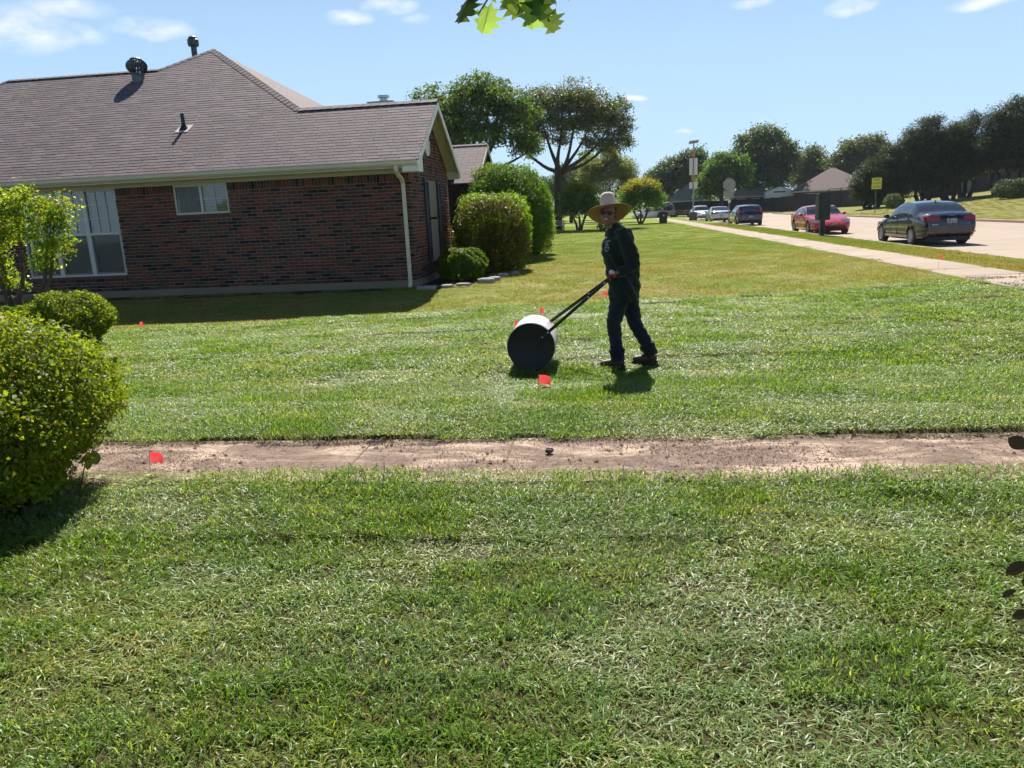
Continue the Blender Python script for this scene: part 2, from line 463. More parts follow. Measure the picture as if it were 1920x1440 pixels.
tag(link('soil_spill', mk_mesh('soil_spill', V, F, soilm)), 'dark soil spilled on the sidewalk at the lawn corner', 'soil', kind='stuff')
rngp = np.random.default_rng(5)
for k, (x, y, s, lab) in enumerate([(-.36, 4.86, .032, 'dark clod of earth lying in the middle of the garden path')]):
    mb = MB().ell((0, 0, 0), (s, s*.8, s*.6), seg=9, rings=6)
    mb.V = [tuple(np.array(v)*(1+rngp.normal(0, .12))) for v in mb.V]
    tag(mb.build('soil_clod', soilm, None, (x, y, 0.0)), lab, 'soil clod')

# ------------------------------------------------------------------ the brick house
HX, HY = -4.2, 17.05                    # outer corner of the brickwork
house = thing('brick_house', 'low red and black brick house with a brown shingle roof beside the lawn', 'house', (HX, HY, 0))
HO = Vector((-HX, -HY, 0))              # children are authored in world coordinates and shifted
def hb(mb, name, mat, parent=None, **k):
    mb.V = [(v[0]-HX, v[1]-HY, v[2]) for v in mb.V]
    return mb.build(name, mat, parent or house, **k)
M_mortar = pbr('mortar', (.25, .195, .155), .95, var=.15, scale=20, bump=.4)
M_trim = pbr('cream_trim', (.52, .47, .36), .55, var=.06, scale=3)
M_white = pbr('white_trim', (.72, .70, .66), .5, var=.06, scale=3)
M_found = concrete('foundation_concrete', (.19, .16, .115), 0, .3)
M_soffit = pbr('soffit_paint', (.50, .45, .34), .7, var=.06)
# brick colours
BC = [(.175, .054, .040), (.140, .045, .034), (.190, .066, .044), (.100, .040, .034), (.078, .040, .034), (.085, .058, .045), (.016, .015, .018), (.024, .018, .019), (.060, .045, .040), (.135, .065, .040)]
BW = np.array([.19, .15, .13, .12, .08, .09, .09, .05, .06, .04])
bb_ = NB('brick'); a_ = bb_.attr('col'); n_ = bb_.noise(18, 5, .7, bb_.pos()); n2_ = bb_.noise(90, 3, .7, bb_.pos())
bb_.base(bb_.mix(1, a_.outputs['Color'], bb_.math('MULTIPLY_ADD', n_, .9, .38), 'MULTIPLY'), .85, 0, .3); bb_.bump(n2_, .5, .006)
M_brick = bb_.m
CH, BL, JT = .0765, .254, .0125
def lay(length, z0, ncourse, soldier_h=0, holes=(), top=None, halfoff=.5):
    """bricks in wall coordinates: (u0,u1,z0,z1)"""
    out = []
    def hole(u0, u1, za, zb):
        pcs = [(u0, u1)]
        for (h0, h1, hz0, hz1) in holes:
            if zb > hz0+.01 and za < hz1-.01:
                nx = []
                for a, b_ in pcs:
                    if b_ <= h0 or a >= h1: nx.append((a, b_))
                    else:
                        if a < h0-.02: nx.append((a, h0-.004))
                        if b_ > h1+.02: nx.append((h1+.004, b_))
                pcs = nx
        return [p for p in pcs if p[1]-p[0] > .025]
    for c in range(ncourse):
        za, zb = z0+c*CH, z0+(c+1)*CH-JT
        u = -(BL*halfoff if c % 2 else 0)+random.uniform(-.004, .004)
        while u < length:
            a, b_ = max(u, 0), min(u+BL-JT, length)
            lim = top(zb) if top else None
            if lim: a, b_ = max(a, lim[0]), min(b_, lim[1])
            if b_-a > .03:
                for p in hole(a, b_, za, zb): out.append((p[0], p[1], za, zb))
            u += BL
    if soldier_h:
        za, zb = z0+ncourse*CH, z0+ncourse*CH+soldier_h
        u = 0
        while u < length-.05:
            for p in hole(u, u+CH-JT, za, zb): out.append((p[0], p[1], za, zb))
            u += CH
    return out
brick_cache = {}
def brick_mesh(w, h, ci):
    key = (round(w, 3), round(h, 3), ci)
    if key not in brick_cache:
        mb = MB().box(0, w, 0, .09, 0, h)
        me = mb.mesh('brick', M_brick, bevel=.003)
        at = me.color_attributes.new('col', 'FLOAT_COLOR', 'POINT')
        cc = np.ones((len(me.vertices), 4), dtype=np.float32); cc[:, :3] = BC[ci]; at.data.foreach_set('color', cc.ravel())
        brick_cache[key] = me
    return brick_cache[key]
# front wall faces -Y, runs from the corner to the left (u grows to -X)
W_BIG = (-13.88, -11.34, .53, 2.58); W_SM = (-9.87, -8.54, 1.88, 2.56)
FW = 17.6
front_holes = [(HX-W_BIG[1], HX-W_BIG[0], W_BIG[2], W_BIG[3]+.5), (HX-W_SM[1], HX-W_SM[0], W_SM[2], W_SM[3]+.5)]
fb = lay(FW, .165, 29, .215, front_holes)
wallp = hb(MB().box(HX-FW, HX-2.54-4.34-2.6, HY+.006, HY+.11, .16, .53)
           .box(HX-FW, W_BIG[0], HY+.006, HY+.11, .53, 2.62).box(W_BIG[1], W_SM[0], HY+.006, HY+.11, .53, 2.62).box(W_SM[1], HX-.012, HY+.006, HY+.11, .53, 2.62)
           .box(W_SM[0], W_SM[1], HY+.006, HY+.11, .53, W_SM[2]).box(HX-2.54-4.34-2.6, HX-.012, HY+.006, HY+.11, .16, .53), 'front_wall', M_mortar)
cands = sorted(fb, key=lambda q: (abs((q[0]+q[1])/2 - 3.6)*.9 + abs((q[2]+q[3])/2-1.35)) if (q[1]-q[0]) > .12 else 99)
single = set(cands[:300])
rest = []
rb = random.Random(3)
for q in fb:
    ci = rb.choices(range(len(BC)), BW)[0]
    pr = rb.uniform(-.003, .003)
    x1 = HX-q[0]; x0 = HX-q[1]
    if q in single:
        link('brick', brick_mesh(q[1]-q[0], q[3]-q[2], ci), wallp, (x0-HX, pr, q[2]))
    else: rest.append((x0, x1, HY+pr, HY+.09, q[2], q[3], ci))
# gable wall faces +X: u along +Y
GL = 4.45
GAP = 19.05
def gtop(z):
    if z < 2.62: return None
    hw = max(0, (4.28-z)/.6); c = GAP-HY
    return (c-hw, c+hw)
GWIN = (18.86-HY, 19.86-HY, .52, 2.45)
gb = lay(GL, .165, 52, 0, [GWIN], top=gtop)
def joined_bricks(lst, name, parent):
    V = []; F = []; cols = []
    for k, (x0, x1, y0, y1, z0, z1, ci) in enumerate(lst):
        V += [(x, y, z) for z in (z0, z1) for y in (y0, y1) for x in (x0, x1)]
        b0 = 8*k
        F += [(b0, b0+2, b0+3, b0+1), (b0+4, b0+5, b0+7, b0+6), (b0, b0+1, b0+5, b0+4), (b0+2, b0+6, b0+7, b0+3), (b0, b0+4, b0+6, b0+2), (b0+1, b0+3, b0+7, b0+5)]
        cols += [BC[ci]]*8
    V = np.array(V)-np.array([HX, HY, 0])
    o = link(name, mk_mesh(name, V, np.array(F), M_brick, cols=np.array(cols)), parent)
    tag(o, kind='stuff'); return o
gl = []
for q in gb:
    pr = rb.uniform(-.004, .004)
    gl.append((HX-.09, HX+pr, HY+q[0], HY+q[1], q[2], q[3], rb.choices(range(len(BC)), BW)[0]))
gl = [(a, b_, max(c, HY+.095), d, e, f, g_) if c < HY+.1 and int((e-.165)/CH+.5) % 2 == 0 else (a, b_, c, d, e, f, g_) for (a, b_, c, d, e, f, g_) in gl]
hb(MB().prism([(HY+.012, .16), (HY+GL, .16), (HY+GL, 2.62), (GAP, 4.25), (HY+.012, 2.9)], 'x', HX-.1, HX-.006), 'gable_wall', M_mortar)
joined_bricks(rest+gl, 'brickwork', house)
hb(MB().box(HX-FW, HX+.012, HY-.015, HY+.2, -.35, .162).box(HX-.2, HX+.013, HY+.2, HY+GL, -.35, .16), 'foundation', M_found)
# recessed entry wall and second gable further back
hb(MB().box(-6.2, -6.05, HY+GL-.02, 31, 0, 2.6).box(-6.1, HX-.05, 21.44, 21.5, 0, 2.6), 'entry_wall', pbr('far_brick', (.085, .045, .036), .9, var=.5, scale=9))
hb(MB().prism([(25.9, 0), (30.6, 0), (30.6, 2.55), (28.2, 3.95), (25.9, 2.55)], 'x', -4.5, -4.35).box(-6.1, -4.4, 25.9, 26.0, 0, 2.6), 'rear_gable_wall', MATS['far_brick'])

# ---- roof
RS = .6; EY, EZ = 16.5, 2.8
rz_ = lambda y: EZ+RS*(y-EY)
PK = (-11.45, 23.15, rz_(23.15)); HB = (-7.35, GAP, rz_(GAP)); LB = (-12.6, 22.0, rz_(22.0)); LE = (-17.4, 22.0, rz_(22.0))
EL = (-22.9, EY, EZ); GX = -3.84
b = NB('shingle'); at = b.attr('col'); n1 = b.noise(.5, 5, .6, b.pos()); n2 = b.noise(70, 3, .75, b.pos()); n3 = b.noise(6, 4, .6, b.pos())
cc = b.mix(1, at.outputs['Color'], b.math('MULTIPLY_ADD', n2, .7, .65), 'MULTIPLY')
cc = b.mix(1, cc, b.math('MULTIPLY', b.math('MULTIPLY_ADD', n1, .4, .8), b.math('MULTIPLY_ADD', n3, .3, .85)), 'MULTIPLY')
b.base(cc, .85, 0, .25); b.bump(n2, .6, .004)
M_sh = b.m
SHC = (.132, .105, .108)
# deck: planes under the shingles
def rp(pts, name, mat, th=.04):
    n = len(pts); V = [(p[0], p[1], p[2]-.004) for p in pts]+[(p[0], p[1], p[2]-.004-th) for p in pts]
    F = [tuple(range(n)), tuple(range(2*n-1, n-1, -1))]+[(i, (i+1) % n, (i+1) % n+n, i+n) for i in range(n)]
    return MB().add(V, F)
M_deck = pbr('roof_deck', (.07, .055, .052), .9)
front_poly = [EL, (GX, EY, EZ), (GX, GAP, rz_(GAP)), HB, PK, LB, LE]
roof = hb(rp(front_poly, 'roof', M_deck), 'roof', M_deck)
M_flat = NB('shingle_far'); f_ = M_flat
bk = f_.new('TexBrick'); bk.inputs['Scale'].default_value = 1; bk.inputs['Brick Width'].default_value = .33; bk.inputs['Row Height'].default_value = .145; bk.inputs['Mortar Size'].default_value = .01
bk.inputs['Color1'].default_value = (.15, .112, .105, 1); bk.inputs['Color2'].default_value = (.12, .09, .085, 1); bk.inputs['Mortar'].default_value = (.05, .04, .038, 1)
f_.l.new(f_.pos((.7, .7, 1.2)), bk.inputs['Vector']); f_.base(bk.outputs['Color'], .9)
M_flat = f_.m
def roofpart(pts, name): return hb(rp(pts, name, M_flat), name, M_flat, roof)
EV = 29.8
PX2 = lambda t: (PK[0]+t, PK[1]+t, PK[2]-RS*t)
roofpart([PK, HB, (-4.8, 19.05+2.55, EZ), (-4.8, EV, EZ)], 'hip_slope')
roofpart([PK, (-4.8, EV, EZ), (-18.1, EV, EZ), (-12.6, 22.6, rz_(22.0)-.01)], 'rear_slope')
roofpart([LB, LE, (-19, 27, EZ), (-12.6, 27, EZ)], 'left_rear_slope')
roofpart([EL, LE, (-22.9, 27, EZ)], 'left_hip_slope')
roofpart([(GX, GAP, rz_(GAP)), (GX, 2*GAP-EY, EZ), (-6.4, 2*GAP-EY, EZ), HB], 'gable_rear_slope')
# second gable roof (runs along X, behind the first)
G2 = (-3.95, 28.25, 4.05)
roofpart([(-3.95, 25.55, 2.62), G2, (-9, 28.25, 4.05), (-9, 25.55, 2.62)], 'rear_gable_front_slope')
roofpart([(-3.95, 30.95, 2.62), (-9, 30.95, 2.62), (-9, 28.25, 4.05), G2], 'rear_gable_back_slope')
roofpart([(-5.35, 21.5, 2.66), (-5.35, 25.9, 2.66), (-9, 25.9, 4.7), (-9, 21.5, 4.7)], 'entry_slope')
# shingle tabs
EXP, TW = .145, .33
nv = Vector((0, -RS, 1)).normalized(); sv = Vector((0, 1, RS)).normalized()
def xr(y):
    """x range of the front roof plane at depth y"""
    if y <= GAP: r = GX
    else: r = HB[0]+(PK[0]-HB[0])*(y-GAP)/(PK[1]-GAP)
    l = EL[0]+(LE[0]-EL[0])*(y-EY)/(LE[1]-EY) if y <= LB[1] else LB[0]+(PK[0]-LB[0])*(y-LB[1])/(PK[1]-LB[1])
    return max(l, -18.6), r
tabs = []
ncs = int((PK[1]-EY)*math.sqrt(1+RS*RS)/EXP)
rs = random.Random(9)
for c in range(ncs):
    s0 = c*EXP; y0 = EY+s0/math.sqrt(1+RS*RS)
    l, r = xr(y0+.06)
    x = -30+(c % 2)*TW/2+rs.uniform(-.02, .02)+(c % 3)*.05
    while x < r:
        a, b_ = max(x, l), min(x+TW-.007, r)
        if b_-a > .04: tabs.append((a, b_, s0))
        x += TW
def tab_verts(w, L=EXP+.03, t=.009):
    """tab in roof-plane coordinates: x along eave, y up the slope, z along the normal"""
    return [(0, -.012, t-.001), (w, -.012, t-.001), (w, L, .001), (0, L, .001), (0, -.012, 0), (w, -.012, 0)], [(0, 1, 2, 3), (0, 4, 5, 1), (1, 5, 2), (0, 3, 4)]
Rm = Matrix((Vector((1, 0, 0)), sv, nv)).transposed()
O = Vector((0, EY, EZ))
full = [t for t in tabs if abs(t[1]-t[0]-(TW-.007)) < 1e-6]
full.sort(key=lambda t: (abs(t[0]+7.0)*.75+abs(t[2]-1.4)))
singles = set(full[:300])
tabm = []
for k in range(8):
    v, f = tab_verts(TW-.007)
    col = np.array(SHC)*rs.uniform(.78, 1.2)*np.array([rs.uniform(.95, 1.06), 1, rs.uniform(.95, 1.06)])
    tabm.append(mk_mesh('shingle', v, f, M_sh, cols=np.tile(col, (6, 1))))
eul = Rm.to_euler()
V = []; F = []; cols = []; nV = 0
for t in tabs:
    if t in singles:
        p = O+sv*t[2]+Vector((t[0], 0, 0))
        link('shingle', rs.choice(tabm), roof, (p.x-HX, p.y-HY, p.z), eul)
    else:
        v, f = tab_verts(t[1]-t[0], t=.009+rs.uniform(0, .003))
        v = [Rm @ Vector(q)+O+sv*t[2]+Vector((t[0]-HX, -HY, 0)) for q in v]
        V += v; F += [tuple(i+nV for i in q) for q in f]; nV += 6
        col = np.array(SHC)*rs.uniform(.78, 1.2)*np.array([rs.uniform(.95, 1.06), 1, rs.uniform(.95, 1.06)])
        cols += [col]*6
o = link('shingles', mk_mesh('shingles', V, F, M_sh, cols=np.array(cols)), roof); tag(o, kind='stuff')
# caps on ridges and hips
def caps(p, q, name):
    p, q = Vector(p), Vector(q); L = (q-p).length; n = max(1, int(L/.2)); d = (q-p).normalized()
    side = d.cross(Vector((0, 0, 1))).normalized()
    mb = MB()
    for k in range(n):
        a = p+d*(L*k/n); e = p+d*(L*(k+1)/n+.03)
        for s in (1, -1):
            lo = side*s*.14+Vector((0, 0, -.065))
            A, B = a+Vector((0, 0, .03)), e+Vector((0, 0, .018))
            mb.add([A, B, B+lo, A+lo, A-Vector((0, 0, .012)), A+lo-Vector((0, 0, .012))], [(0, 1, 2, 3), (0, 3, 5, 4)])
    mb.V = [(v[0]-HX, v[1]-HY, v[2]) for v in mb.V]
    me = mb.mesh(name, M_sh, fixn=False)
    at = me.color_attributes.new('col', 'FLOAT_COLOR', 'POINT'); cc = np.ones((len(me.vertices), 4), dtype=np.float32)
    f = np.repeat(np.array([rs.uniform(.75, 1.1) for _ in range(len(me.vertices)//6+1)]), 6)[:len(me.vertices)]
    cc[:, :3] = np.array(SHC)*f[:, None]; at.data.foreach_set('color', cc.ravel())
    link(name, me, roof)
for p, q in ((HB, PK), (LB, PK), (LE, LB), ((GX, GAP, rz_(GAP)), HB), (EL, LE), (G2, (-9, 28.25, 4.05))): caps(p, q, 'ridge_cap')
# eaves: soffit, frieze, gutter, downspout, rake boards
hb(MB().box(-23, GX-.06, EY+.06, HY+.0, 2.66, 2.7), 'soffit', M_soffit)
hb(MB().box(-23, HX+.06, HY-.03, HY-.002, 2.56, 2.66), 'frieze_board', M_trim)
hb(MB().box(W_SM[0]-.02, W_SM[1]+.02, HY-.024, HY+.05, W_SM[3], 2.64).box(W_BIG[0]-.02, W_BIG[1]+.02, HY-.022, HY+.05, W_BIG[3], 2.64), 'window_head_panel', M_trim)
hb(MB().box(-23, GX-.02, EY+.03, EY+.06, 2.64, 2.8), 'fascia', M_trim)
gp_ = [(EY+.028, 2.795), (EY+.028, 2.68), (EY-.03, 2.68), (EY-.075, 2.72), (EY-.082, 2.775), (EY-.098, 2.795), (EY-.098, 2.802), (EY-.088, 2.802), (EY-.07, 2.73), (EY-.028, 2.69), (EY+.018, 2.69), (EY+.018, 2.795)]
gutter = hb(MB().prism(gp_, 'x', -23, GX-.02), 'gutter', pbr('gutter_enamel', (.60, .54, .42), .4, var=.05, scale=2))
hb(MB().box(-23, GX+.01, EY-.02, EY+.09, 2.80, 2.812), 'drip_edge', pbr('drip_metal', (.05, .045, .045), .5), roof)
dsx = HX-.14
mb = MB()
path = [(dsx, EY-.02, 2.69), (dsx, EY-.02, 2.6), (dsx, EY+.12, 2.5), (dsx, HY-.14, 2.42), (dsx, HY-.045, 2.33), (dsx, HY-.045, .12), (dsx, HY-.07, .06), (dsx, HY-.17, .0)]
V = []; F = []
for i, p in enumerate(path):
    d = (Vector(path[min(i+1, len(path)-1)])-Vector(path[max(i-1, 0)])).normalized(); up = Vector((1, 0, 0)); n = d.cross(up)
    for (a, b_) in ((-.04, -.03), (.04, -.03), (.04, .03), (-.04, .03)): V.append(Vector(p)+up*a+n*b_)
for i in range(len(path)-1):
    for k in range(4): F.append((i*4+k, i*4+(k+1) % 4, (i+1)*4+(k+1) % 4, (i+1)*4+k))
F += [(3, 2, 1, 0), tuple(len(path)*4-4+k for k in range(4))]
ds = hb(MB().add(V, F), 'downspout', MATS['gutter_enamel'])
hb(MB().box(dsx-.046, dsx+.046, HY-.079, HY-.002, 1.9, 1.93).box(dsx-.046, dsx+.046, HY-.079, HY-.002, .5, .53), 'strap', MATS['gutter_enamel'], ds)
def rake(x, y0, z0, y1, z1, name='rake_board', w=.17, th=.03):
    d = Vector((0, y1-y0, z1-z0)); 
    pts = [(y0, z0-.012), (y1, z1-.012), (y1, z1-w-.012), (y0, z0-w-.012)]
    return MB().prism(pts, 'x', x-th, x)
hb(rake(GX+.004, EY-.02, EZ-.012, GAP, rz_(GAP)), 'rake_board', M_white)
hb(rake(GX+.003, 2*GAP-EY+.02, EZ-.012, GAP, rz_(GAP)), 'rake_board', M_white)
def cheek(s):
    y0 = EY if s > 0 else 2*GAP-EY; y1 = HY if s > 0 else HY+GL
    return MB().prism([(y0, EZ-.02), (y0, 2.56), (y1, 2.56), (y1, EZ-.04+RS*abs(y1-y0))], 'x', GX-.36, GX-.028)
hb(cheek(1), 'eave_return', M_white); hb(cheek(-1), 'eave_return', M_trim)
hb(MB().add([(GX-.03, EY+.1, EZ-.02), (GX-.03, GAP, rz_(GAP)-.06), (HX+.0, GAP, rz_(GAP)-.06), (HX+.0, EY+.1, EZ-.02), (GX-.03, 2*GAP-EY-.1, EZ-.02), (HX, 2*GAP-EY-.1, EZ-.02)], [(0, 1, 2, 3), (1, 4, 5, 2)]), 'gable_soffit', M_soffit, fixn=False)
hb(rake(-3.94, 25.5, 2.6, 28.25, 4.03), 'rake_board', M_trim); hb(rake(-3.94, 31, 2.6, 28.25, 4.03), 'rake_board', M_trim)
hb(MB().box(-5.4, -5.28, 21.6, 25.9, 2.5, 2.66), 'entry_gutter', MATS['gutter_enamel'])
# windows
M_glass = glassmat('window_glass', (.84, .86, .83), .02)
M_frame = pbr('window_frame', (.52, .52, .49), .45, var=.05)
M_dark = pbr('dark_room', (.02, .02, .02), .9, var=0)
M_blind = pbr('blind', (.60, .57, .47), .6, var=.06)
bq = NB('insect_screen'); bq.base((.13, .13, .115), .8)
tq = bq.new('BsdfTransparent'); mq = bq.new('MixShader'); mq.inputs[0].default_value = .30
bq.l.new(tq.outputs[0], mq.inputs[1]); bq.l.new(bq.p.outputs[0], mq.inputs[2]); bq.l.new(mq.outputs[0], bq.out.inputs[0]); M_screen = bq.m
def window_front(x0, x1, z0, z1, units, slider=False):
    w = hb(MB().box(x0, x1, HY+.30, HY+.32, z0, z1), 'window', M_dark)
    yb = HY+.03
    mb = MB().box(x0, x1, yb-.0, yb+.07, z0, z0+.045).box(x0, x1, yb, yb+.07, z1-.045, z1)
    n = units; uw = (x1-x0)/n
    for k in range(n+1):
        xx = x0+k*uw; a = .04 if k in (0, n) else .05
        mb.box(max(x0, xx-a), min(x1, xx+a), yb-.003, yb+.072, z0+.045, z1-.045)
    hb(mb, 'frame', M_frame, w)
    def muntins(a, b_, c, d, nx, ny, y):
        m = MB()
        for i in range(1, nx): xx = a+(b_-a)*i/nx; m.box(xx-.009, xx+.009, y-.004, y+.012, c, d)
        for i in range(1, ny): zz = c+(d-c)*i/ny; m.box(a, b_, y-.0045, y+.0115, zz-.009, zz+.009)
        hb(m, 'muntin', M_frame, w)
    if slider:
        xm = (x0+x1)/2
        hb(MB().box(xm-.03, xm+.03, yb-.012, yb+.05, z0+.04, z1-.04), 'sash', M_frame, w)
        hb(MB().box(x0+.045, xm-.03, yb-.002, yb+.0, z0+.045, z1-.045), 'screen', M_screen, w)
        hb(MB().box(x0+.04, xm-.03, yb+.03, yb+.034, z0+.045, z1-.045), 'pane', M_glass, w)
        hb(MB().box(xm+.03, x1-.04, yb+.018, yb+.022, z0+.045, z1-.045), 'pane', M_glass, w)
        muntins(xm+.03, x1-.04, z0+.045, z1-.045, 2, 2, yb+.006); muntins(x0+.04, xm-.03, z0+.045, z1-.045, 2, 2, yb+.045)
        b = MB()
        for k in range(int((z1-z0)/.035)): b.box(xm, x1-.03, yb+.09, yb+.112, z0+.03+k*.035, z0+.055+k*.035)
        hb(b, 'blind', M_blind, w)
        hb(MB().box(x0+.03, xm, yb+.1, yb+.11, z0+.03, z1-.03), 'curtain', pbr('grey_curtain', (.26, .245, .20), .9), w)
    else:
        zm = z0+(z1-z0)*.49
        for k in range(n):
            a, b_ = x0+k*uw+.05, x0+(k+1)*uw-.05
            s = hb(MB().box(a, b_, yb-.006, yb+.05, zm-.03, zm+.03).box(a, a+.03, yb+.004, yb+.05, z0+.045, zm-.03).box(b_-.03, b_, yb+.004, yb+.05, z0+.045, zm-.03).box(a+.03, b_-.03, yb+.004, yb+.05, z0+.045, z0+.09), 'sash', M_frame, w)
            hb(MB().box(a, b_, yb+.04, yb+.044, zm+.03, z1-.045), 'pane', M_glass, w)
            hb(MB().box(a+.03, b_-.03, yb+.02, yb+.024, z0+.09, zm-.03), 'pane', M_glass, w)
            muntins(a, b_, zm+.03, z1-.045, 3, 3, yb+.024)
            hb(MB().box(a+.005, b_-.005, yb-.001, yb+.001, z0+.05, zm-.03), 'screen', M_screen, w)
            bl = MB()
            for q in range(int((z1-z0-.1)/.04)):
                zq = z0+.06+q*.04
                bl.add([(a, yb+.16, zq), (b_, yb+.16, zq), (b_, yb+.185, zq+.035), (a, yb+.185, zq+.035)], [(0, 1, 2, 3)])
            hb(bl, 'blind', M_blind, w, fixn=False)
    hb(MB().box(x0-.0, x1+.0, HY-.02, yb+.0, z0-.07, z0-.002), 'sill', pbr('brick_sill', (.10, .05, .04), .9, var=.4, scale=12), w)
    return w
window_front(*W_BIG[:2], W_BIG[2], W_BIG[3], 3)
window_front(*W_SM[:2], W_SM[2], W_SM[3], 1, True)
# gable window with louvred shutters
M_glass2 = glassmat('side_glass', (.8, .84, .83), .0)
MATS['side_glass'].node_tree.nodes['Layer Weight'].inputs[0].default_value = .05
def gable_window():
    y0, y1, z0, z1 = HY+GWIN[0], HY+GWIN[1], GWIN[2], GWIN[3]; xf = HX-.02
    w = hb(MB().box(xf-.3, xf-.28, y0, y1, z0, z1), 'window', M_dark)
    zm = (z0+z1)/2+.05
    hb(MB().box(xf-.05, xf+.012, y0, y0+.05, z0, z1).box(xf-.05, xf+.012, y1-.05, y1, z0, z1).box(xf-.05, xf+.010, y0+.05, y1-.05, z1-.05, z1).box(xf-.05, xf+.010, y0+.05, y1-.05, z0, z0+.05).box(xf-.05, xf+.014, y0+.05, y1-.05, zm-.03, zm+.03), 'frame', M_frame, w)
    hb(MB().box(xf-.03, xf-.026, y0+.05, y1-.05, zm+.03, z1-.05), 'pane', M_glass2, w)
    hb(MB().box(xf-.035, xf-.031, y0+.05, y1-.05, z0+.05, zm-.03), 'pane', M_glass2, w)
    hb(MB().box(xf+.002, xf+.004, y0+.05, y1-.05, z0+.05, zm-.03), 'screen', M_screen, w)
    m = MB()
    for i in range(1, 3): yy = y0+.05+(y1-y0-.1)*i/3; m.box(xf-.024, xf-.006, yy-.009, yy+.009, zm+.03, z1-.05)
    for i in range(1, 3): zz = zm+.03+(z1-.08-zm)*i/3; m.box(xf-.0245, xf-.0065, y0+.05, y1-.05, zz-.009, zz+.009)
    hb(m, 'muntin', M_frame, w)
    hb(MB().box(xf-.12, xf-.11, y0+.03, y1-.03, z0+.03, z1-.03), 'curtain', pbr('pale_curtain', (.06, .07, .07), .9), w)
    M_shut = pbr('navy_shutter', (.012, .016, .026), .5, var=.1)
    for a, b_ in ((y0-.44, y0-.03), (y1+.03, y1+.44)):
        s = hb(MB().box(HX+.006, HX+.04, a, a+.05, z0-.02, z1+.02).box(HX+.006, HX+.04, b_-.05, b_, z0-.02, z1+.02).box(HX+.007, HX+.039, a+.05, b_-.05, z0-.02, z0+.05).box(HX+.007, HX+.039, a+.05, b_-.05, z1-.05, z1+.02), 'shutter', M_shut)
        lv = MB(); z = z0+.06
        while z < z1-.07:
            lv.add([(HX+.008, a+.05, z+.035), (HX+.008, b_-.05, z+.035), (HX+.034, b_-.05, z), (HX+.034, a+.05, z)], [(0, 1, 2, 3)]); z += .034
        hb(lv, 'louvre', M_shut, s, fixn=False)
gable_window()
# round gable vent with slats
gv = hb(MB().lathe([(.26, 0), (.26, .03), (.2, .035), (.2, .012)], 20, Matrix.Translation((HX+.006, GAP, 3.30)) @ Matrix.Rotation(R(90), 4, 'Y')), 'gable_vent', M_white)
m = MB()
for k in range(5): m.box(HX+.008, HX+.03, GAP-.18, GAP+.18, 3.30-.16+k*.075, 3.30-.125+k*.075)
hb(m, 'slat', M_white, gv)
# roof furniture
M_galv = pbr('dull_metal', (.10, .12, .125), .5, .6, var=.25, scale=9)
M_black = pbr('black_pipe', (.012, .012, .012), .5, var=.1)
tx, ty = -12.95, 21.42; tz = rz_(ty)
turb = hb(MB().lathe([(.17, -.14), (.165, .12), (.19, .14), (.19, .17)], 20, Matrix.Translation((tx, ty, tz))), 'turbine_vent', M_galv)
mb = MB()
for k in range(22):
    t = 2*math.pi*k/22; pts = []
    for i in range(7):
        ph = R(-62+i*124/6); rr = .27*math.cos(ph)+.02; tt = t+.35*i/6
        pts.append((rr, tt, .36+.21*math.sin(ph)))
    V = []; F = []
    for r_, tt, z in pts:
        for dt, dr in ((0, 0), (.23, -.045)): V.append((tx+(r_+dr)*math.cos(tt+dt), ty+(r_+dr)*math.sin(tt+dt), tz+z))
    for i in range(6): F.append((2*i, 2*i+1, 2*i+3, 2*i+2))
    mb.add(V, F)
hb(mb, 'blade', M_galv, turb, fixn=False)
hb(MB().lathe([(.14, .545), (.16, .56), (.12, .585), (.02, .60)], 16, Matrix.Translation((tx, ty, tz))), 'cap', M_galv, turb)
px_, py_ = -10.14, 18.44; pz = rz_(py_)
vp = hb(MB().tube([(px_, py_, pz-.06), (px_-.01, py_, pz+.37)], .045, 12), 'vent_pipe', M_black)
hb(MB().lathe([(.13, -.03), (.075, .07), (.05, .12)], 14, Matrix.Translation((px_, py_, pz))), 'boot', M_black, vp)
fl = [Vector(q) for q in [(-.17, -.2, .004), (.17, -.2, .004), (.17, .2, .004), (-.17, .2, .004), (-.17, -.2, .022), (.17, -.2, .022), (.17, .2, .012), (-.17, .2, .012)]]
hb(MB().add([Rm @ q+Vector((px_, py_, pz)) for q in fl], [(3, 2, 1, 0), (4, 5, 6, 7), (0, 1, 5, 4), (1, 2, 6, 5), (2, 3, 7, 6), (3, 0, 4, 7)]), 'flashing', pbr('flashing_metal', (.55, .46, .42), .5), vp)
fx, fy = -12.2, 23.4
flue = hb(MB().tube([(fx, fy, 5.9), (fx, fy, 7.02)], .085, 14), 'flue_pipe', pbr('flue_metal', (.05, .07, .085), .5, .4))
hb(MB().lathe([(.15, 6.98), (.165, 7.02), (.165, 7.16), (.12, 7.2), (.13, 7.23), (.06, 7.27)], 18, Matrix.Translation((fx, fy, 0))), 'flue_cap', MATS['flue_metal'], flue)
chim = hb(MB().box(-8.05, -7.25, 27.6, 28.3, 3.6, 5.6), 'chimney', pbr('chimney_siding', (.42, .40, .37), .7))
hb(MB().box(-8.12, -7.18, 27.53, 28.37, 5.6, 5.66), 'chimney_crown', pbr('crown_metal', (.25, .27, .28), .4, .5), chim)
hb(MB().lathe([(.17, 5.66), (.17, 5.74), (.13, 5.75), (.13, 5.8), (.21, 5.81), (.21, 5.9), (.03, 5.93)], 18, Matrix.Translation((-7.62, 27.95, 0))), 'chimney_cap', pbr('cap_metal', (.4, .43, .45), .3, .8), chim)
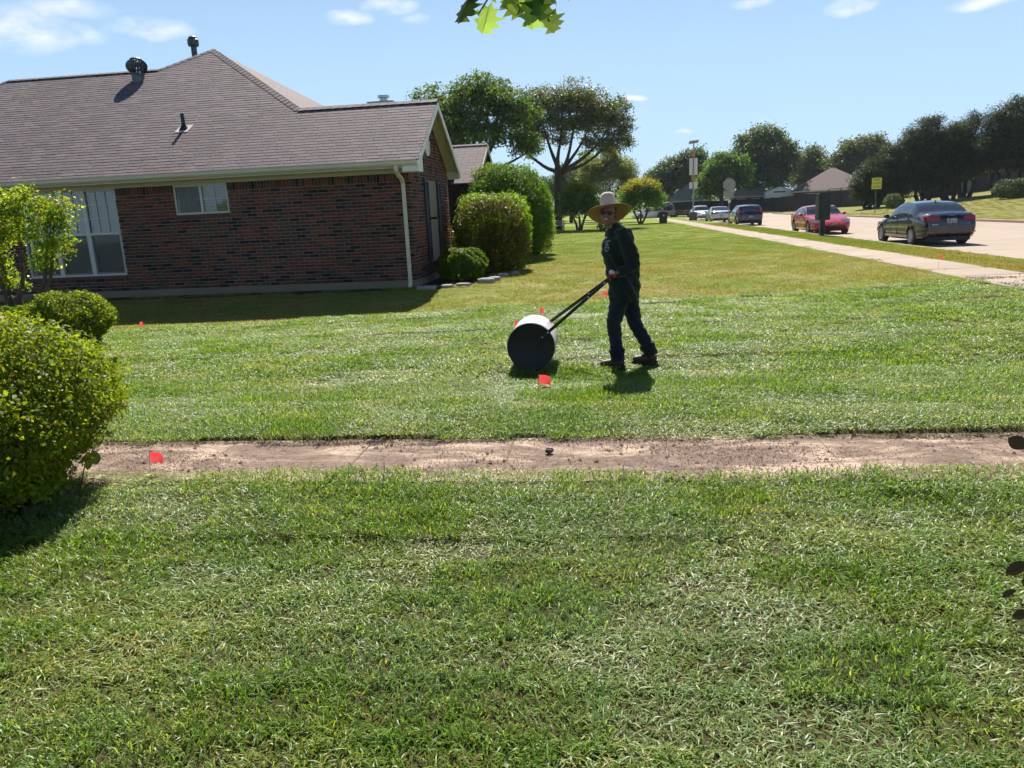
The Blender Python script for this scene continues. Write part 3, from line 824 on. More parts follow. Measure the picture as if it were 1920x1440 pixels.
# ------------------------------------------------------------------ vegetation
def leaf_quads(P, Nrm, size, rng, aspect=.55, bend=.15):
    """one small pointed leaf (4 vertices, 2 triangles) at every point"""
    n = len(P)
    Nrm = Nrm/np.maximum(np.linalg.norm(Nrm, axis=1, keepdims=True), 1e-6)
    t = rng.normal(size=(n, 3)); t -= (t*Nrm).sum(1, keepdims=True)*Nrm; t /= np.maximum(np.linalg.norm(t, axis=1, keepdims=True), 1e-6)
    b = np.cross(Nrm, t)
    s = (size*np.clip(rng.lognormal(-.05, .30, n), .45, 1.7))[:, None]
    v0 = P-t*s*.5; v2 = P+t*s*.5-Nrm*s*bend
    m = P-t*s*.05+Nrm*s*bend*.5
    v1 = m+b*s*aspect*.5; v3 = m-b*s*aspect*.5
    V = np.stack([v0, v1, v2, v3], 1).reshape(-1, 3)
    a = np.arange(n)*4
    F = np.stack([a, a+1, a+2, a+3], 1)
    return V, F
def tint(n, rng, base=(1, 1, 1), var=.25, hue=.12):
    k = rng.uniform(1-var, 1+var, (n, 1)); h = rng.normal(0, hue, n)
    c = np.array(base)[None]*k*np.stack([1+h, np.ones(n), 1-h*.5], 1)
    return np.clip(c, 0.02, 4)

def clump_points(lobes, nclump, per, cr, rng, shell=.45, low=-.6):
    """clumps of leaves spread through the outer part of ellipsoid lobes"""
    vol = np.array([l[3]*l[4]*l[5] for l in lobes])**.75; pick = rng.choice(len(lobes), nclump, p=vol/vol.sum())
    L = np.array(lobes)[pick]
    d = rng.normal(size=(nclump, 3)); d /= np.linalg.norm(d, axis=1, keepdims=True)
    d[:, 2] = np.where(d[:, 2] < low, -d[:, 2]*.5, d[:, 2])
    r = rng.uniform(shell, 1.0, nclump)**.6
    c = L[:, :3]+d*L[:, 3:6]*r[:, None]
    P = np.repeat(c, per, 0)+rng.normal(size=(nclump*per, 3))*np.array([cr, cr, cr*.7])
    out = np.repeat(d, per, 0)
    return P, out, np.repeat(np.arange(nclump), per), c

def tree(name, label, base, trunk_r, trunk_h, lobes, nclump, per, cr, leaf, mat, bark, rng, group=None, lean=(0, 0), limbs=6, forks=None, cat='tree', shell=.45, tints=((1, 1, 1),), var=.3, low=-.6, aspect=.55, stems=None, toptint=None):
    bx, by, bz = base
    t = thing(name, label, cat, base, 0, group)
    lob = [(l[0], l[1], l[2], l[3], l[4], l[5]) for l in lobes]            # relative to base
    for l in list(lob):                                                     # ragged outline: small tufts pushed out of each lobe
        for q in range(5):
            d = rng.normal(size=3); d[2] = abs(d[2])*.8-.15; d /= np.linalg.norm(d); r_ = rng.uniform(.16, .3)
            lob.append((l[0]+d[0]*l[3]*.98, l[1]+d[1]*l[4]*.98, l[2]+d[2]*l[5]*.98, l[3]*r_, l[4]*r_, l[5]*r_))
    P, out, idx, cc = clump_points(lob, nclump, per, cr, rng, shell, low)
    nrm = out*.6+rng.normal(size=P.shape)*.8+np.array([0, 0, .5])
    V, F = leaf_quads(P, nrm, leaf, rng, aspect)
    ct = np.array(tints)[rng.integers(0, len(tints), cc.shape[0])]*rng.uniform(.75, 1.25, (cc.shape[0], 1))
    if toptint is not None:
        zc_ = cc[:, 2]; m = (zc_ > toptint[0]+rng.normal(0, .25, len(zc_))); ct[m] = np.array(toptint[1])*rng.uniform(.8, 1.25, (m.sum(), 1))
    cols = tint(len(P), rng, (1, 1, 1), var)*ct[idx]
    link('crown', mk_mesh('crown', V, F, mat, cols=np.repeat(cols, 4, 0)), t)
    top = Vector((lean[0], lean[1], trunk_h))
    starts = stems or [((0, 0), (lean[0], lean[1]))]
    tops = []
    for (s0, s1) in starts:
        p0 = Vector((s0[0], s0[1], -.15)); p1 = Vector((s1[0], s1[1], trunk_h)); mid = (p0+p1)/2+Vector((rng.normal(0, trunk_r*.7), rng.normal(0, trunk_r*.7), 0))
        MB().tube([p0, p0+Vector((0, 0, .2)), mid, p1], [trunk_r*1.5, trunk_r*1.12, trunk_r*.95, trunk_r*.85], 10).build('trunk', bark, t, smooth=True)
        tops.append(p1)
    targets = forks or [tuple(np.array(l[:3])+rng.normal(size=3)*np.array(l[3:6])*.25) for l in (lobes*3)[:limbs]]
    for k, q in enumerate(targets):
        p1 = tops[k % len(tops)]
        q = Vector(q); p1 = p1+Vector((0, 0, -trunk_h*rng.uniform(0, .14)*(k > 0)))
        d = q-p1; ln = d.length; j_ = Vector(rng.normal(0, .07, 3))*ln
        c1 = p1+Vector((d.x*.45, d.y*.45, d.z*.18))+j_; c2 = p1+Vector((d.x*.8, d.y*.8, d.z*.62))-j_*.7
        bz_ = lambda t_: p1*(1-t_)**3+c1*3*t_*(1-t_)**2+c2*3*t_*t_*(1-t_)+q*t_**3
        cv = [bz_(i_/9) for i_ in range(10)]; cv[0] = p1-Vector((0, 0, trunk_r*.5))
        mb = MB().tube(cv, [trunk_r*(.62-.54*(i_/9)**.8) for i_ in range(10)], 7)
        near = cc[np.argsort(((cc-np.array(q))**2).sum(1))[:40]]
        for c in near[rng.permutation(len(near))[:9]]:
            c = Vector(c); s = min((bz_(t_) for t_ in (.4, .55, .7, .85, 1.0)), key=lambda p_: (p_-c).length+rng.uniform(0, .3)); e = s.lerp(c, .95); dd = e-s
            a1 = s+Vector((dd.x*.3, dd.y*.3, dd.z*.45))+Vector(rng.normal(0, .05, 3))*dd.length; a2 = s+Vector((dd.x*.7, dd.y*.7, dd.z*.8))+Vector(rng.normal(0, .05, 3))*dd.length
            mb.tube([s, a1, a2, e], [trunk_r*.15, trunk_r*.10, trunk_r*.06, trunk_r*.025], 5)
        mb.build('limb', bark, t, smooth=True)
    return t

def shrub(name, label, base, shape, n, leaf, mat, rng, group=None, tints=((1, 1, 1),), brown=None, box=False, depth=.22, stems=True, aspect=.5, cat='shrub', rough=.1, spike=0.0):
    """dense clipped bush: leaves through the outer layer of a lumpy body, bare stems inside"""
    t = thing(name, label, cat, base, 0, group)
    rx, ry, h = shape
    d = rng.normal(size=(n, 3)); d /= np.linalg.norm(d, axis=1, keepdims=True)
    if box:
        p = 3.4; k = (np.abs(d)**p).sum(1)**(-1/p); d2 = d*k[:, None]
    else: d2 = d.copy()
    lump = 1+rough*(np.sin(d[:, 0]*5+1.3)*np.cos(d[:, 1]*4.2+d[:, 2]*3)+.6*np.sin(d[:, 0]*11+d[:, 2]*9+2)*np.sin(d[:, 1]*10+.5))
    r = 1-depth*rng.random(n)**1.6
    if spike: r = r+np.where(rng.random(n) < .35, rng.random(n)*spike, 0)
    Pm = d2*(lump*r)[:, None]*np.array([rx, ry, h/2])+np.array([0, 0, h/2])
    keep = Pm[:, 2] > .03; Pm = Pm[keep]; d = d[keep]; n = len(Pm)
    nrm = d*.9+rng.normal(size=(n, 3))*.75+np.array([0, 0, .35])
    V, F = leaf_quads(Pm, nrm, leaf, rng, aspect)
    g = np.floor(Pm*4.5/max(leaf*12, .35)).astype(int); hsh = (g[:, 0]*73856093 ^ g[:, 1]*19349663 ^ g[:, 2]*83492791) % 97
    tt = np.array(tints)[(hsh+rng.integers(0, 3, n)) % len(tints)]
    cols = tint(n, rng, (1, 1, 1), .3, .1)*tt*(.85+.3*(hsh/97))[:, None]
    dd_ = rng.random(n) < .007; cols[dd_] = np.array([1.6, .8, 1.2])*rng.uniform(.5, 1.1, (dd_.sum(), 1))       # dead leaves
    if brown is not None:
        f = np.clip(sst(.10, -.35, d[:, 1])*sst(.62, .30, np.abs(Pm[:, 2]/h-.52))*.9, 0, 1)
        m = rng.random(n) < f
        cols[m] = np.array(brown)[None]*rng.uniform(.6, 1.3, (m.sum(), 1))
    link('foliage', mk_mesh('foliage', V, F, mat, cols=np.repeat(cols, 4, 0)), t)
    if stems:
        mb = MB()
        for k in range(16):
            a = rng.uniform(0, 6.28); q = rng.uniform(.3, .8)
            e = Vector((rx*q*math.cos(a), ry*q*math.sin(a), h*rng.uniform(.5, .85)))
            s = Vector((rx*.15*math.cos(a), ry*.15*math.sin(a), -.05))
            mb.tube([s, s.lerp(e, .5)+Vector((0, 0, h*.08)), e], [.022*h+.004, .014*h+.003, .004], 6)
        mb.build('stems', M_bark2, t, smooth=True)
    return t

M_bark = pbr('bark_dark', (.045, .036, .030), .95, var=.4, scale=14, bump=.8, bscale=30)
M_bark2 = pbr('bark_brown', (.085, .060, .042), .9, var=.35, scale=14, bump=.6, bscale=40)
L_oak = leafmat('oak_leaves', (.062, .102, .034), .42, .6, spec=.12)
L_oak2 = leafmat('dusty_oak_leaves', (.085, .105, .050), .34, .5)
L_green = leafmat('green_leaves', (.075, .140, .020), .45, .55, spec=.15)
L_lime = leafmat('lime_leaves', (.150, .225, .018), .5, .42)
L_far = leafmat('far_leaves', (.058, .092, .038), .35, .5)
L_cedar = leafmat('cedar_needles', (.038, .058, .030), .25, .6)
L_privet = leafmat('privet_leaves', (.165, .200, .014), .42, .5, spec=.16)
L_yew = leafmat('dark_bush_leaves', (.085, .135, .030), .4, .4)
L_pale = leafmat('olive_leaves', (.16, .18, .075), .35, .5)

rg = np.random.default_rng(21)
# the two big oaks beyond the house
tree('oak_tree', 'tall dense green oak rising behind the end of the brick house', (-9.0, 55, 0), .36, 4.6,
     [(-1.8, 0, 8.7, 2.1, 2.6, 2.0), (.9, 0, 9.4, 2.2, 2.6, 1.8), (-3.0, .6, 7.7, 1.1, 1.6, 1.7), (3.1, 0, 8.2, 1.8, 2.2, 1.9), (.3, 0, 7.0, 3.6, 2.6, 1.5), (4.0, 0, 6.0, 1.1, 1.6, 1.3), (-1.5, 0, 6.0, 2.2, 2, 1.0)],
     1350, 26, .22, .20, L_oak, M_bark, rg, limbs=9, tints=((1, 1, 1), (1.2, 1.15, .9), (.8, .9, .95), (1.45, 1.35, .8)), shell=.15)
tree('oak_tree', 'spreading grey green oak with a bare forked trunk behind the round bushes', (-3.25, 62, 0), .33, 4.9,
     [(-.9, 0, 9.3, 2.1, 2.4, 1.9), (1.7, 0, 9.6, 2.2, 2.4, 1.8), (3.9, 0, 8.6, 1.9, 2.2, 1.9), (5.1, 0, 7.0, 1.2, 1.6, 1.7), (-1.9, 0, 7.6, 1.3, 1.8, 1.2), (1.6, 0, 7.9, 3.2, 2.4, 1.3), (4.6, 0, 6.2, 1.1, 1.4, 1.1), (-2.2, 0, 6.4, .8, 1.2, .9), (2.9, 0, 6.5, .9, 1.2, .8), (.4, .5, 6.9, .9, 1, .7)],
     1500, 24, .24, .17, L_oak2, M_bark, rg, limbs=0, lean=(.15, 0), tints=((1, 1, 1), (1.3, 1.2, 1.15), (.7, .85, .8)), shell=.1,
     forks=[(-1.0, 0, 9.0), (1.9, 0, 9.6), (4.6, 0, 8.2), (3.0, .6, 8.9), (-3.0, 0, 7.0), (0.6, -.5, 9.0), (4.9, 0, 6.8)])
# garden trees further along the lawn
crape_t = ((1, 1, 1), (1.7, 1.25, .55), (.85, .95, .9), (1.2, 1.1, .8))
def crape(x, y, h, w, lab, tn, n=520, top=None):
    tree('crape_myrtle', lab, (x, y, 0), .09, h*.28, [(0, 0, h*.58, w*.42, w*.45, h*.32), (-w*.26, 0, h*.42, w*.26, w*.3, h*.26), (w*.27, 0, h*.45, w*.26, w*.3, h*.28), (0, 0, h*.84, w*.3, w*.3, h*.14), (-w*.2, 0, h*.7, w*.24, w*.24, h*.18), (w*.22, 0, h*.74, w*.22, w*.24, h*.16)],
         n*2, 22, .17, .13, L_green, M_bark2, rg, limbs=6, stems=[((-.12, 0), (-.45*w/3, .1)), ((.05, .05), (.05, -.1)), ((.15, 0), (.5*w/3, 0))], tints=tn, group='small trees along the far lawn', shell=.15, toptint=top)
crape(-1.45, 58, 3.6, 2.9, 'round olive green garden tree left of the person in the hat', ((1, 1, 1), (1.4, 1.15, .7), (.8, .9, .9)), top=(2.75, (1.7, 1.2, .5)))
crape(3.8, 70, 4.1, 4.1, 'small many stemmed tree with yellow orange top right of the hat', ((1, 1.0, .9), (1.0, 1, 1), (.8, .95, .9)), top=(3.0, (2.6, 1.35, .4)))
tree('cypress_tree', 'pale green feathery tree rising behind the yellow topped tree', (1.0, 82, 0), .16, 2.0, [(0, 0, 4.2, 2.4, 2, 2.2), (-1.6, 0, 5.2, 1.5, 1.5, 1.8), (1.7, 0, 5.0, 1.6, 1.5, 1.8), (.4, 0, 6.4, 1.0, 1.0, 1.5)], 1100, 22, .24, .17, L_pale, M_bark2, rg, tints=((1, 1.05, .8), (.8, 1, .8), (1.3, 1.2, .8)))
tree('broadleaf_tree', 'distant green tree between the forked oak and the feathery tree', (-3.2, 92, 0), .2, 2.4, [(0, 0, 4.6, 2.6, 2, 1.9), (-2.4, 0, 3.6, 2.0, 2, 1.8), (2.2, 0, 5.6, 1.6, 1.6, 2.3)], 900, 22, .3, .2, L_far, M_bark, rg, tints=((1.2, 1.3, 1), (.9, 1, 1)))
# trees beyond the crossing
def far_tree(x, y, z, lobes, lab, n=600, mat=None, tn=((1, 1, 1), (1.25, 1.2, .9), (.75, .85, 1)), lf=.34, cr=.5, r=.3, th=3.0, name='broadleaf_tree', limbs=5):
    tree(name, lab, (x, y, z), r, th, lobes, n, 22, cr, lf, mat or L_far, M_bark, rg, group='trees beyond the road', limbs=limbs, tints=tn)
far_tree(12.8, 124, 0, [(0, 0, 5.6, 3.6, 3, 3.2), (-3.2, 0, 4.4, 2.4, 2.4, 2.6), (1.8, 0, 7.4, 2.4, 2.4, 2.2), (-5.0, 0, 3.4, 1.8, 2, 1.8), (3.6, 0, 5.0, 2.2, 2.4, 2.8)], 'broad dark green tree behind the solar sign post', 1500)
far_tree(17.4, 112, 0, [(0, 0, 4.9, 2.4, 2.4, 2.6), (1.9, 0, 5.3, 1.8, 2, 2.4), (-1.4, 0, 3.6, 1.7, 2, 2.0), (.2, 0, 6.6, 1.5, 1.5, 1.5)], 'leafy mid green tree behind the stop sign', 1100, L_green, ((.8, .85, .9), (1.0, 1, 1), (.6, .7, .8)))
far_tree(24.4, 121, .1, [(0, 0, 7.6, 4.4, 4, 3.6), (-2.9, 0, 6.0, 2.7, 3, 3.0), (3.0, 0, 7.0, 2.6, 3, 3.2), (.5, 0, 10.2, 2.8, 3, 2.2), (0, 0, 4.4, 4.2, 4, 2.2)], 'large rounded dark tree standing tallest right of the stop sign', 2200)
far_tree(37.0, 140, .9, [(0, 0, 5.5, 2.0, 2.4, 4.0), (-1.5, 0, 4.2, 1.8, 2, 2.8), (1.6, 0, 4, 1.9, 2, 2.6)], 'slim grey green tree between the large rounded tree and the brown roof', 800, L_oak2, ((.8, .9, .9), (1, 1, 1)))
far_tree(41.8, 132, 1.4, [(0, 0, 5.8, 3.4, 3, 3.2), (2.2, 0, 6.6, 2.2, 2.8, 3.0), (-2.4, 0, 4.6, 2.2, 2.4, 2.6)], 'grey green tree rising over the brown hip roof', 1100, L_oak2, ((.75, .85, .85), (.95, 1, .95)))
# cedars on the bank: dense, ragged, with bare trunks
def cedar(x, y, h, w, lab, n, lean=0, low=.2):
    z = gzf(x, y)
    lobes = [(lean*.3, 0, h*.38, w*.5, w*.45, h*.19), (lean*.5, 0, h*.56, w*.46, w*.42, h*.22), (lean*.8-w*.12, 0, h*.74, w*.34, w*.32, h*.18), (lean+w*.1, 0, h*.88, w*.2, w*.2, h*.11), (-w*.3, 0, h*.45, w*.28, w*.3, h*.2), (w*.32, 0, h*.5, w*.28, w*.3, h*.2)]+([(0, 0, h*.2, w*.42, w*.4, h*.16), (-w*.25, 0, h*.25, w*.25, w*.25, h*.16)] if low < .13 else [(0, 0, h*.3, w*.45, w*.4, h*.12)])
    tree('cedar_tree', lab, (x, y, z), .2, h*low, lobes, n, 28, .27, .17, L_cedar, M_bark, rg, group='cedars on the bank', limbs=5, tints=((1, 1, 1), (.8, .9, 1.0), (1.35, 1.2, .8)), aspect=.35, var=.35, shell=.1,
         stems=[((-.3, 0), (-.55, 0)), ((.1, .2), (.1, .1)), ((.5, 0), (.9, 0))])
cedar(26.9, 80, 5.0, 3.2, 'leftmost low dark cedar at the end of the black fence', 1000, .4, .06)
cedar(28.8, 79, 6.6, 3.6, 'dark cedar second from the left on the bank', 1400, .4, .08)
cedar(30.9, 78, 8.2, 4.2, 'third dark cedar from the left, taller than its neighbours', 1800, .2, .1)
cedar(33.3, 78, 7.3, 4.0, 'dark cedar in the middle of the row above the parked sedan', 1500, -.2, .14)
cedar(35.4, 79.5, 8.0, 4.0, 'dark cedar behind the one with several bare trunks', 1500, .1)
cedar(37.3, 77, 8.9, 4.6, 'tall dark cedar with several bare trunks near the right edge', 1900, .4)
cedar(40.2, 78, 9.0, 5.0, 'dark cedar cut by the right edge of the picture', 1700, .2)
shrub('bank_bush', 'low dark bush under the cedars at the right edge', (33.6, 67, gzf(33.6, 67)), (1.3, 1.2, 1.5), 5200, .14, L_cedar, rg, tints=((1, 1, 1), (1.5, 1.5, 1)), rough=.16, spike=.2)
shrub('bank_bush', 'small leafy bush in front of the leftmost cedar', (26.9, 74, gzf(26.9, 74)), (.7, .7, 1.3), 2200, .13, L_cedar, rg, tints=((1.8, 1.9, 1), (2.2, 2.0, 1)), rough=.16, spike=.2)
# far tree line closing the view
V = []; F = []; cols = []
rt = np.random.default_rng(77); pts = []
for k in range(230):
    x = rt.uniform(-95, 170); y = rt.uniform(175, 260); pts.append((x, y, rt.uniform(1, 5)))
pts = np.array(pts); P = np.repeat(pts, 130, 0)+rt.normal(size=(len(pts)*130, 3))*np.array([3.0, 2.5, 1.6])
P[:, 2] = np.abs(P[:, 2])
V, F = leaf_quads(P, rt.normal(size=P.shape), .75, rt)
tag(link('distant_woods', mk_mesh('distant_woods', V, F, L_far, cols=np.repeat(tint(len(P), rt, (1, 1.05, 1.1), .3), 4, 0))), 'hazy line of distant trees along the horizon', 'trees', kind='stuff')

# bushes in front of the house
shrub('clipped_hedge', 'square clipped hedge with brown face and bright green top beside the house window', (-2.92, 20.9, 0), (1.0, .95, 2.05), 42000, .062, L_lime, rg, tints=((.8, .92, 1), (.65, .8, .9), (.75, .88, .8), (1.05, 1.0, .9)), brown=(.62, .36, 1.0), box=True, depth=.4, spike=.10, aspect=.45)
shrub('rounded_bush', 'large rounded green bush towering behind the clipped hedge', (-3.2, 26.2, 0), (1.62, 1.6, 3.2), 60000, .085, L_green, rg, tints=((1, 1, 1), (.75, .9, .85), (1.15, 1.1, .8)), depth=.4, rough=.07, spike=.08, aspect=.4)
shrub('rounded_bush', 'drooping light green shrub against the right side of the large bush', (-2.35, 28.3, 0), (.68, .8, 2.2), 13000, .08, L_lime, rg, tints=((.8, .9, .8), (1, 1, 1)), rough=.15, spike=.25, aspect=.35)
shrub('small_bush', 'low glossy dark bush at the foot of the house corner', (-3.35, 18.35, 0), (.62, .55, .8), 14000, .055, L_privet, rg, tints=((.4, .6, .6), (.55, .7, .6)), rough=.14)
shrub('garden_shrub', 'dark pointed shrub by the forked oak trunk', (-4.6, 60, 0), (1.0, 1.0, 3.2), 3400, .17, L_far, rg, rough=.15, spike=.2)
shrub('garden_shrub', 'little dark shrub on the far lawn left of the person', (.75, 52, 0), (.8, .7, .8), 1500, .13, L_far, rg, rough=.15)
# stones edging the bed
M_stone = pbr('pale_stone', (.27, .255, .235), .9, var=.3, scale=12, bump=.6, bscale=25)
stones = [(-3.88, 16.62, .22, .12, .075, 'long pale edging stone nearest the downspout'), (-3.45, 16.8, .14, .1, .06, 'second edging stone from the downspout'), (-3.1, 16.98, .17, .1, .06, 'middle edging stone in front of the dark bush'),
          (-2.62, 17.35, .2, .13, .12, 'large whitish stone at the corner of the planting bed'), (-2.5, 17.9, .15, .12, .1, 'grey stone behind the large whitish corner stone'), (-2.42, 18.9, .15, .14, .09, 'stone under the clipped hedge'), (-2.2, 19.6, .13, .12, .08, 'farthest edging stone below the clipped hedge')]
for x, y, a, b_, h, lab in stones:
    bm = bmesh.new(); bmesh.ops.create_icosphere(bm, subdivisions=2, radius=1)
    for v in bm.verts:
        k = 1+rg.normal(0, .1); v.co = Vector((max(-.75, min(.75, v.co.x*k))*a*1.3, max(-.75, min(.75, v.co.y*k))*b_*1.3, max(-.6, min(.62, v.co.z))*h*1.5))
    me = bpy.data.meshes.new('edging_stone'); bm.to_mesh(me); bm.free(); me.materials.append(M_stone)
    tag(link('edging_stone', me, None, (x, y, gzf(x, y)+h*.12), (0, 0, rg.uniform(-.4, .4))), lab, 'stone', 'stones edging the planting bed')

# near left: big privet, second bush, leaning crape myrtle
shrub('privet_bush', 'big rounded yellow green bush cut by the left edge of the picture', (-3.95, 3.90, 0), (.95, .9, 1.17), 140000, .026, L_privet, rg, tints=((1, 1, 1), (.8, .95, .8), (1.1, 1.04, .8), (.7, .88, .8), (.9, .98, .8)), depth=.42, rough=.085, aspect=.6, spike=.09)
shrub('privet_bush', 'smaller round bush behind the big yellow green bush', (-8.4, 10.9, gzf(-8.4, 10.9)), (.66, .6, .9), 22000, .045, L_privet, rg, tints=((.85, .95, .8), (.65, .85, .8), (1, 1, 1)), rough=.1, spike=.08)
shrub('privet_bush', 'low bush at the foot of the crape myrtle by the left edge', (-10.4, 12.0, gzf(-10.4, 12)), (.9, .7, .62), 14000, .05, L_privet, rg, tints=((.7, .85, .8), (.6, .8, .8)), rough=.12, spike=.15)
zc = gzf(-10.55, 12.6)
tree('crape_myrtle', 'leaning crape myrtle with yellow green tips in front of the large window', (-10.55, 12.6, zc), .085, .75,
     [(.72, 0, 1.95, .5, .5, .42), (.35, 0, 2.3, .42, .4, .36), (-.25, 0, 2.25, .45, .4, .42), (-.5, 0, 1.8, .5, .45, .45), (1.05, 0, 2.2, .28, .3, .36), (.9, -.1, 1.6, .32, .35, .3), (.1, .1, 1.85, .4, .4, .3), (.6, 0, 1.35, .22, .25, .3), (-.45, 0, 1.3, .35, .35, .35), (-.2, .1, .95, .25, .25, .3)],
     470, 24, .075, .055, L_lime, M_bark2, rg, stems=[((0, 0), (.35, 0)), ((-.2, .1), (-.28, .05)), ((-.1, .1), (-.05, .0))], tints=((.9, .95, .9), (1.25, 1.1, .7), (.7, .85, .9), (1.5, 1.1, .6)), shell=.2,
     forks=[(.8, 0, 1.95), (-.4, 0, 1.95), (.3, 0, 2.25), (1.0, 0, 2.15), (-.25, 0, 2.3)])

# ---- lobed leaves close to the camera
LEAF_HALF = [(.0, -.05), (.07, .02), (.30, .08), (.21, .20), (.27, .24), (.47, .36), (.26, .42), (.30, .47), (.50, .66), (.26, .62), (.23, .68), (.27, .86), (.10, .80)]
def lobed_leaf(size, rng, lob=7):
    """oak-like leaf with pointed lobes, folded along the midrib and curled"""
    k = {7: 1.0, 5: 1.0, 3: .62}[lob]
    V = []; F = []
    for s in (1, -1):
        out = [(s*x*k*rng.uniform(.85, 1.15), y+rng.normal(0, .012)) for x, y in LEAF_HALF] if lob != 3 else [(s*.5*k*math.sin(math.pi*t)**.8, t) for t in np.linspace(0, .95, 9)]
        pts = out+[(0, 1.0), (0, .6), (0, .3)]
        n0 = len(V)
        V += [(x*size, (y-.4)*size, -abs(x)*size*.38-.25*size*(y-.4)**2) for x, y in pts]
        f = tuple(range(n0, n0+len(pts))); F.append(f if s == 1 else f[::-1])
    return V, F
L_near = leafmat('near_oak_leaf', (.085, .15, .03), .45, .4, tcol=(.42, .55, .08))
L_brown = leafmat('dark_dry_leaf', (.030, .024, .018), .1, .6)
rl = np.random.default_rng(31)
br = thing('tree_branch', 'leafy twig hanging into the picture from above against the sky', 'branch', (-.3, 3.2, 2.40))
tw = [(-.18, 0, .12), (-.12, .02, .03), (-.16, 0, -.03)], [(.02, 0, .16), (.06, .02, .06), (.1, 0, -.01)], [(.1, .1, .2), (.16, .05, .1), (.22, .0, .05)]
mb = MB()
for t_ in tw: mb.tube(t_, [.006, .005, .003], 6)
mb.tube([(-.4, .1, .26), (-.1, .05, .16), (.1, 0, .2), (.3, .1, .3)], [.008, .01, .009, .006], 6); mb.build('twig', M_bark2, br, smooth=True)
for (x, y, z, s, yaw, tilt, roll) in [(-.215, 0, .0, .13, 2.4, 60, 10), (-.13, .02, -.045, .11, 3.1, 85, 20), (-.02, .03, .0, .1, 3.3, 75, -30), (-.04, 0, .03, .11, 2.0, 50, 20), (.06, 0, -.035, .13, 3.0, 85, 5), (.1, .02, .0, .14, 3.6, 80, 15), (.13, .05, -.06, .10, 3.1, 75, -10),
                                      (.14, 0, .05, .14, 4.2, 70, 10), (.04, .05, .04, .14, 2.6, 85, 0), (.2, .02, .05, .10, 4.0, 85, 20), (-.19, .04, .07, .13, 1.9, 70, 0), (-.09, 0, .08, .13, 3.0, 80, 40), (.09, 0, .1, .14, 3.1, 85, 10), (.0, 0, .12, .13, 3.0, 80, -20), (.18, 0, .13, .13, 3.5, 80, 0)]:
    V, F = lobed_leaf(s*1.15, rl, 5)
    c = np.tile(np.array([.9, 1, 1])*(rl.uniform(.35, .6) if rl.random() < .5 else 1.25), (len(V), 1))  # backlit look put into the colour: half dark as silhouettes, half bright
    o = link('leaf', mk_mesh('leaf', V, F, L_near, cols=c), br, (x, y, z), Euler((R(tilt), R(roll), yaw-3.1), 'YXZ'))
tn_ = thing('dry_twig', 'dark leaves of a near plant poking in at the lower right edge', 'twig', (.655, .95, .0))
mb = MB().tube([(.1, .0, 0), (.08, .01, .6), (.06, .0, 1.05), (.07, .0, 1.32)], [.006, .006, .005, .004], 6)
for zt in (1.27, 1.10, 1.06, 1.02): mb.tube([(.065, .0, zt-.03), (-.118, .0, zt+.012)], [.002, .0015], 5)
mb.build('stem', M_bark, tn_, smooth=True)
for (x, y, z, s, rx, ry, rz) in [(-.128, .02, 1.283, .042, 98, -62, 0), (-.122, .0, 1.122, .046, 85, -110, 15), (-.136, -.01, 1.092, .028, 75, -120, 25), (-.112, .0, 1.056, .034, 98, -100, 0), (-.105, 0, 1.10, .036, 95, -70, 0)]:
    V, F = lobed_leaf(s*.72, rl, 3)
    link('leaf', mk_mesh('leaf', V, F, L_brown, cols=np.ones((len(V), 3))), tn_, (x, y, z), (R(rx), R(ry), R(rz)))
for k in range(14):                                  # the rest of the little plant, just outside the picture
    zz = .25+.075*k; an = k*2.4
    V, F = lobed_leaf(.05, rl, 3)
    link('leaf', mk_mesh('leaf', V, F, L_brown, cols=np.ones((len(V), 3))), tn_, (.085+.03*abs(math.cos(an)), .03*math.sin(an), zz), (R(60), R(20*math.cos(an)), an if math.cos(an) > 0 else an+math.pi))
# stray weed with broad leaves under the big bush
wd_ = thing('broad_leaf_weed', 'bright broad leaved weed poking out under the big bush', 'weed', (-3.26, 4.22, 0))
MB().tube([(-.1, 0, 0), (-.04, 0, .16), (.04, -.03, .23)], [.005, .004, .003], 6).build('stem', M_bark2, wd_, smooth=True)
for (x, y, z, s, rx, rz) in [(.07, -.05, .2, .11, 50, 40), (-.02, -.04, .2, .10, 40, -20), (.02, -.06, .16, .08, 60, 10), (-.18, -.05, .07, .08, 40, 0), (.2, -.05, .36, .07, 40, 60)]:
    V, F = lobed_leaf(s, rl, 3)
    link('leaf', mk_mesh('leaf', V, F, L_near, cols=np.ones((len(V), 3))), wd_, (x, y, z), (R(rx), 0, R(rz)))

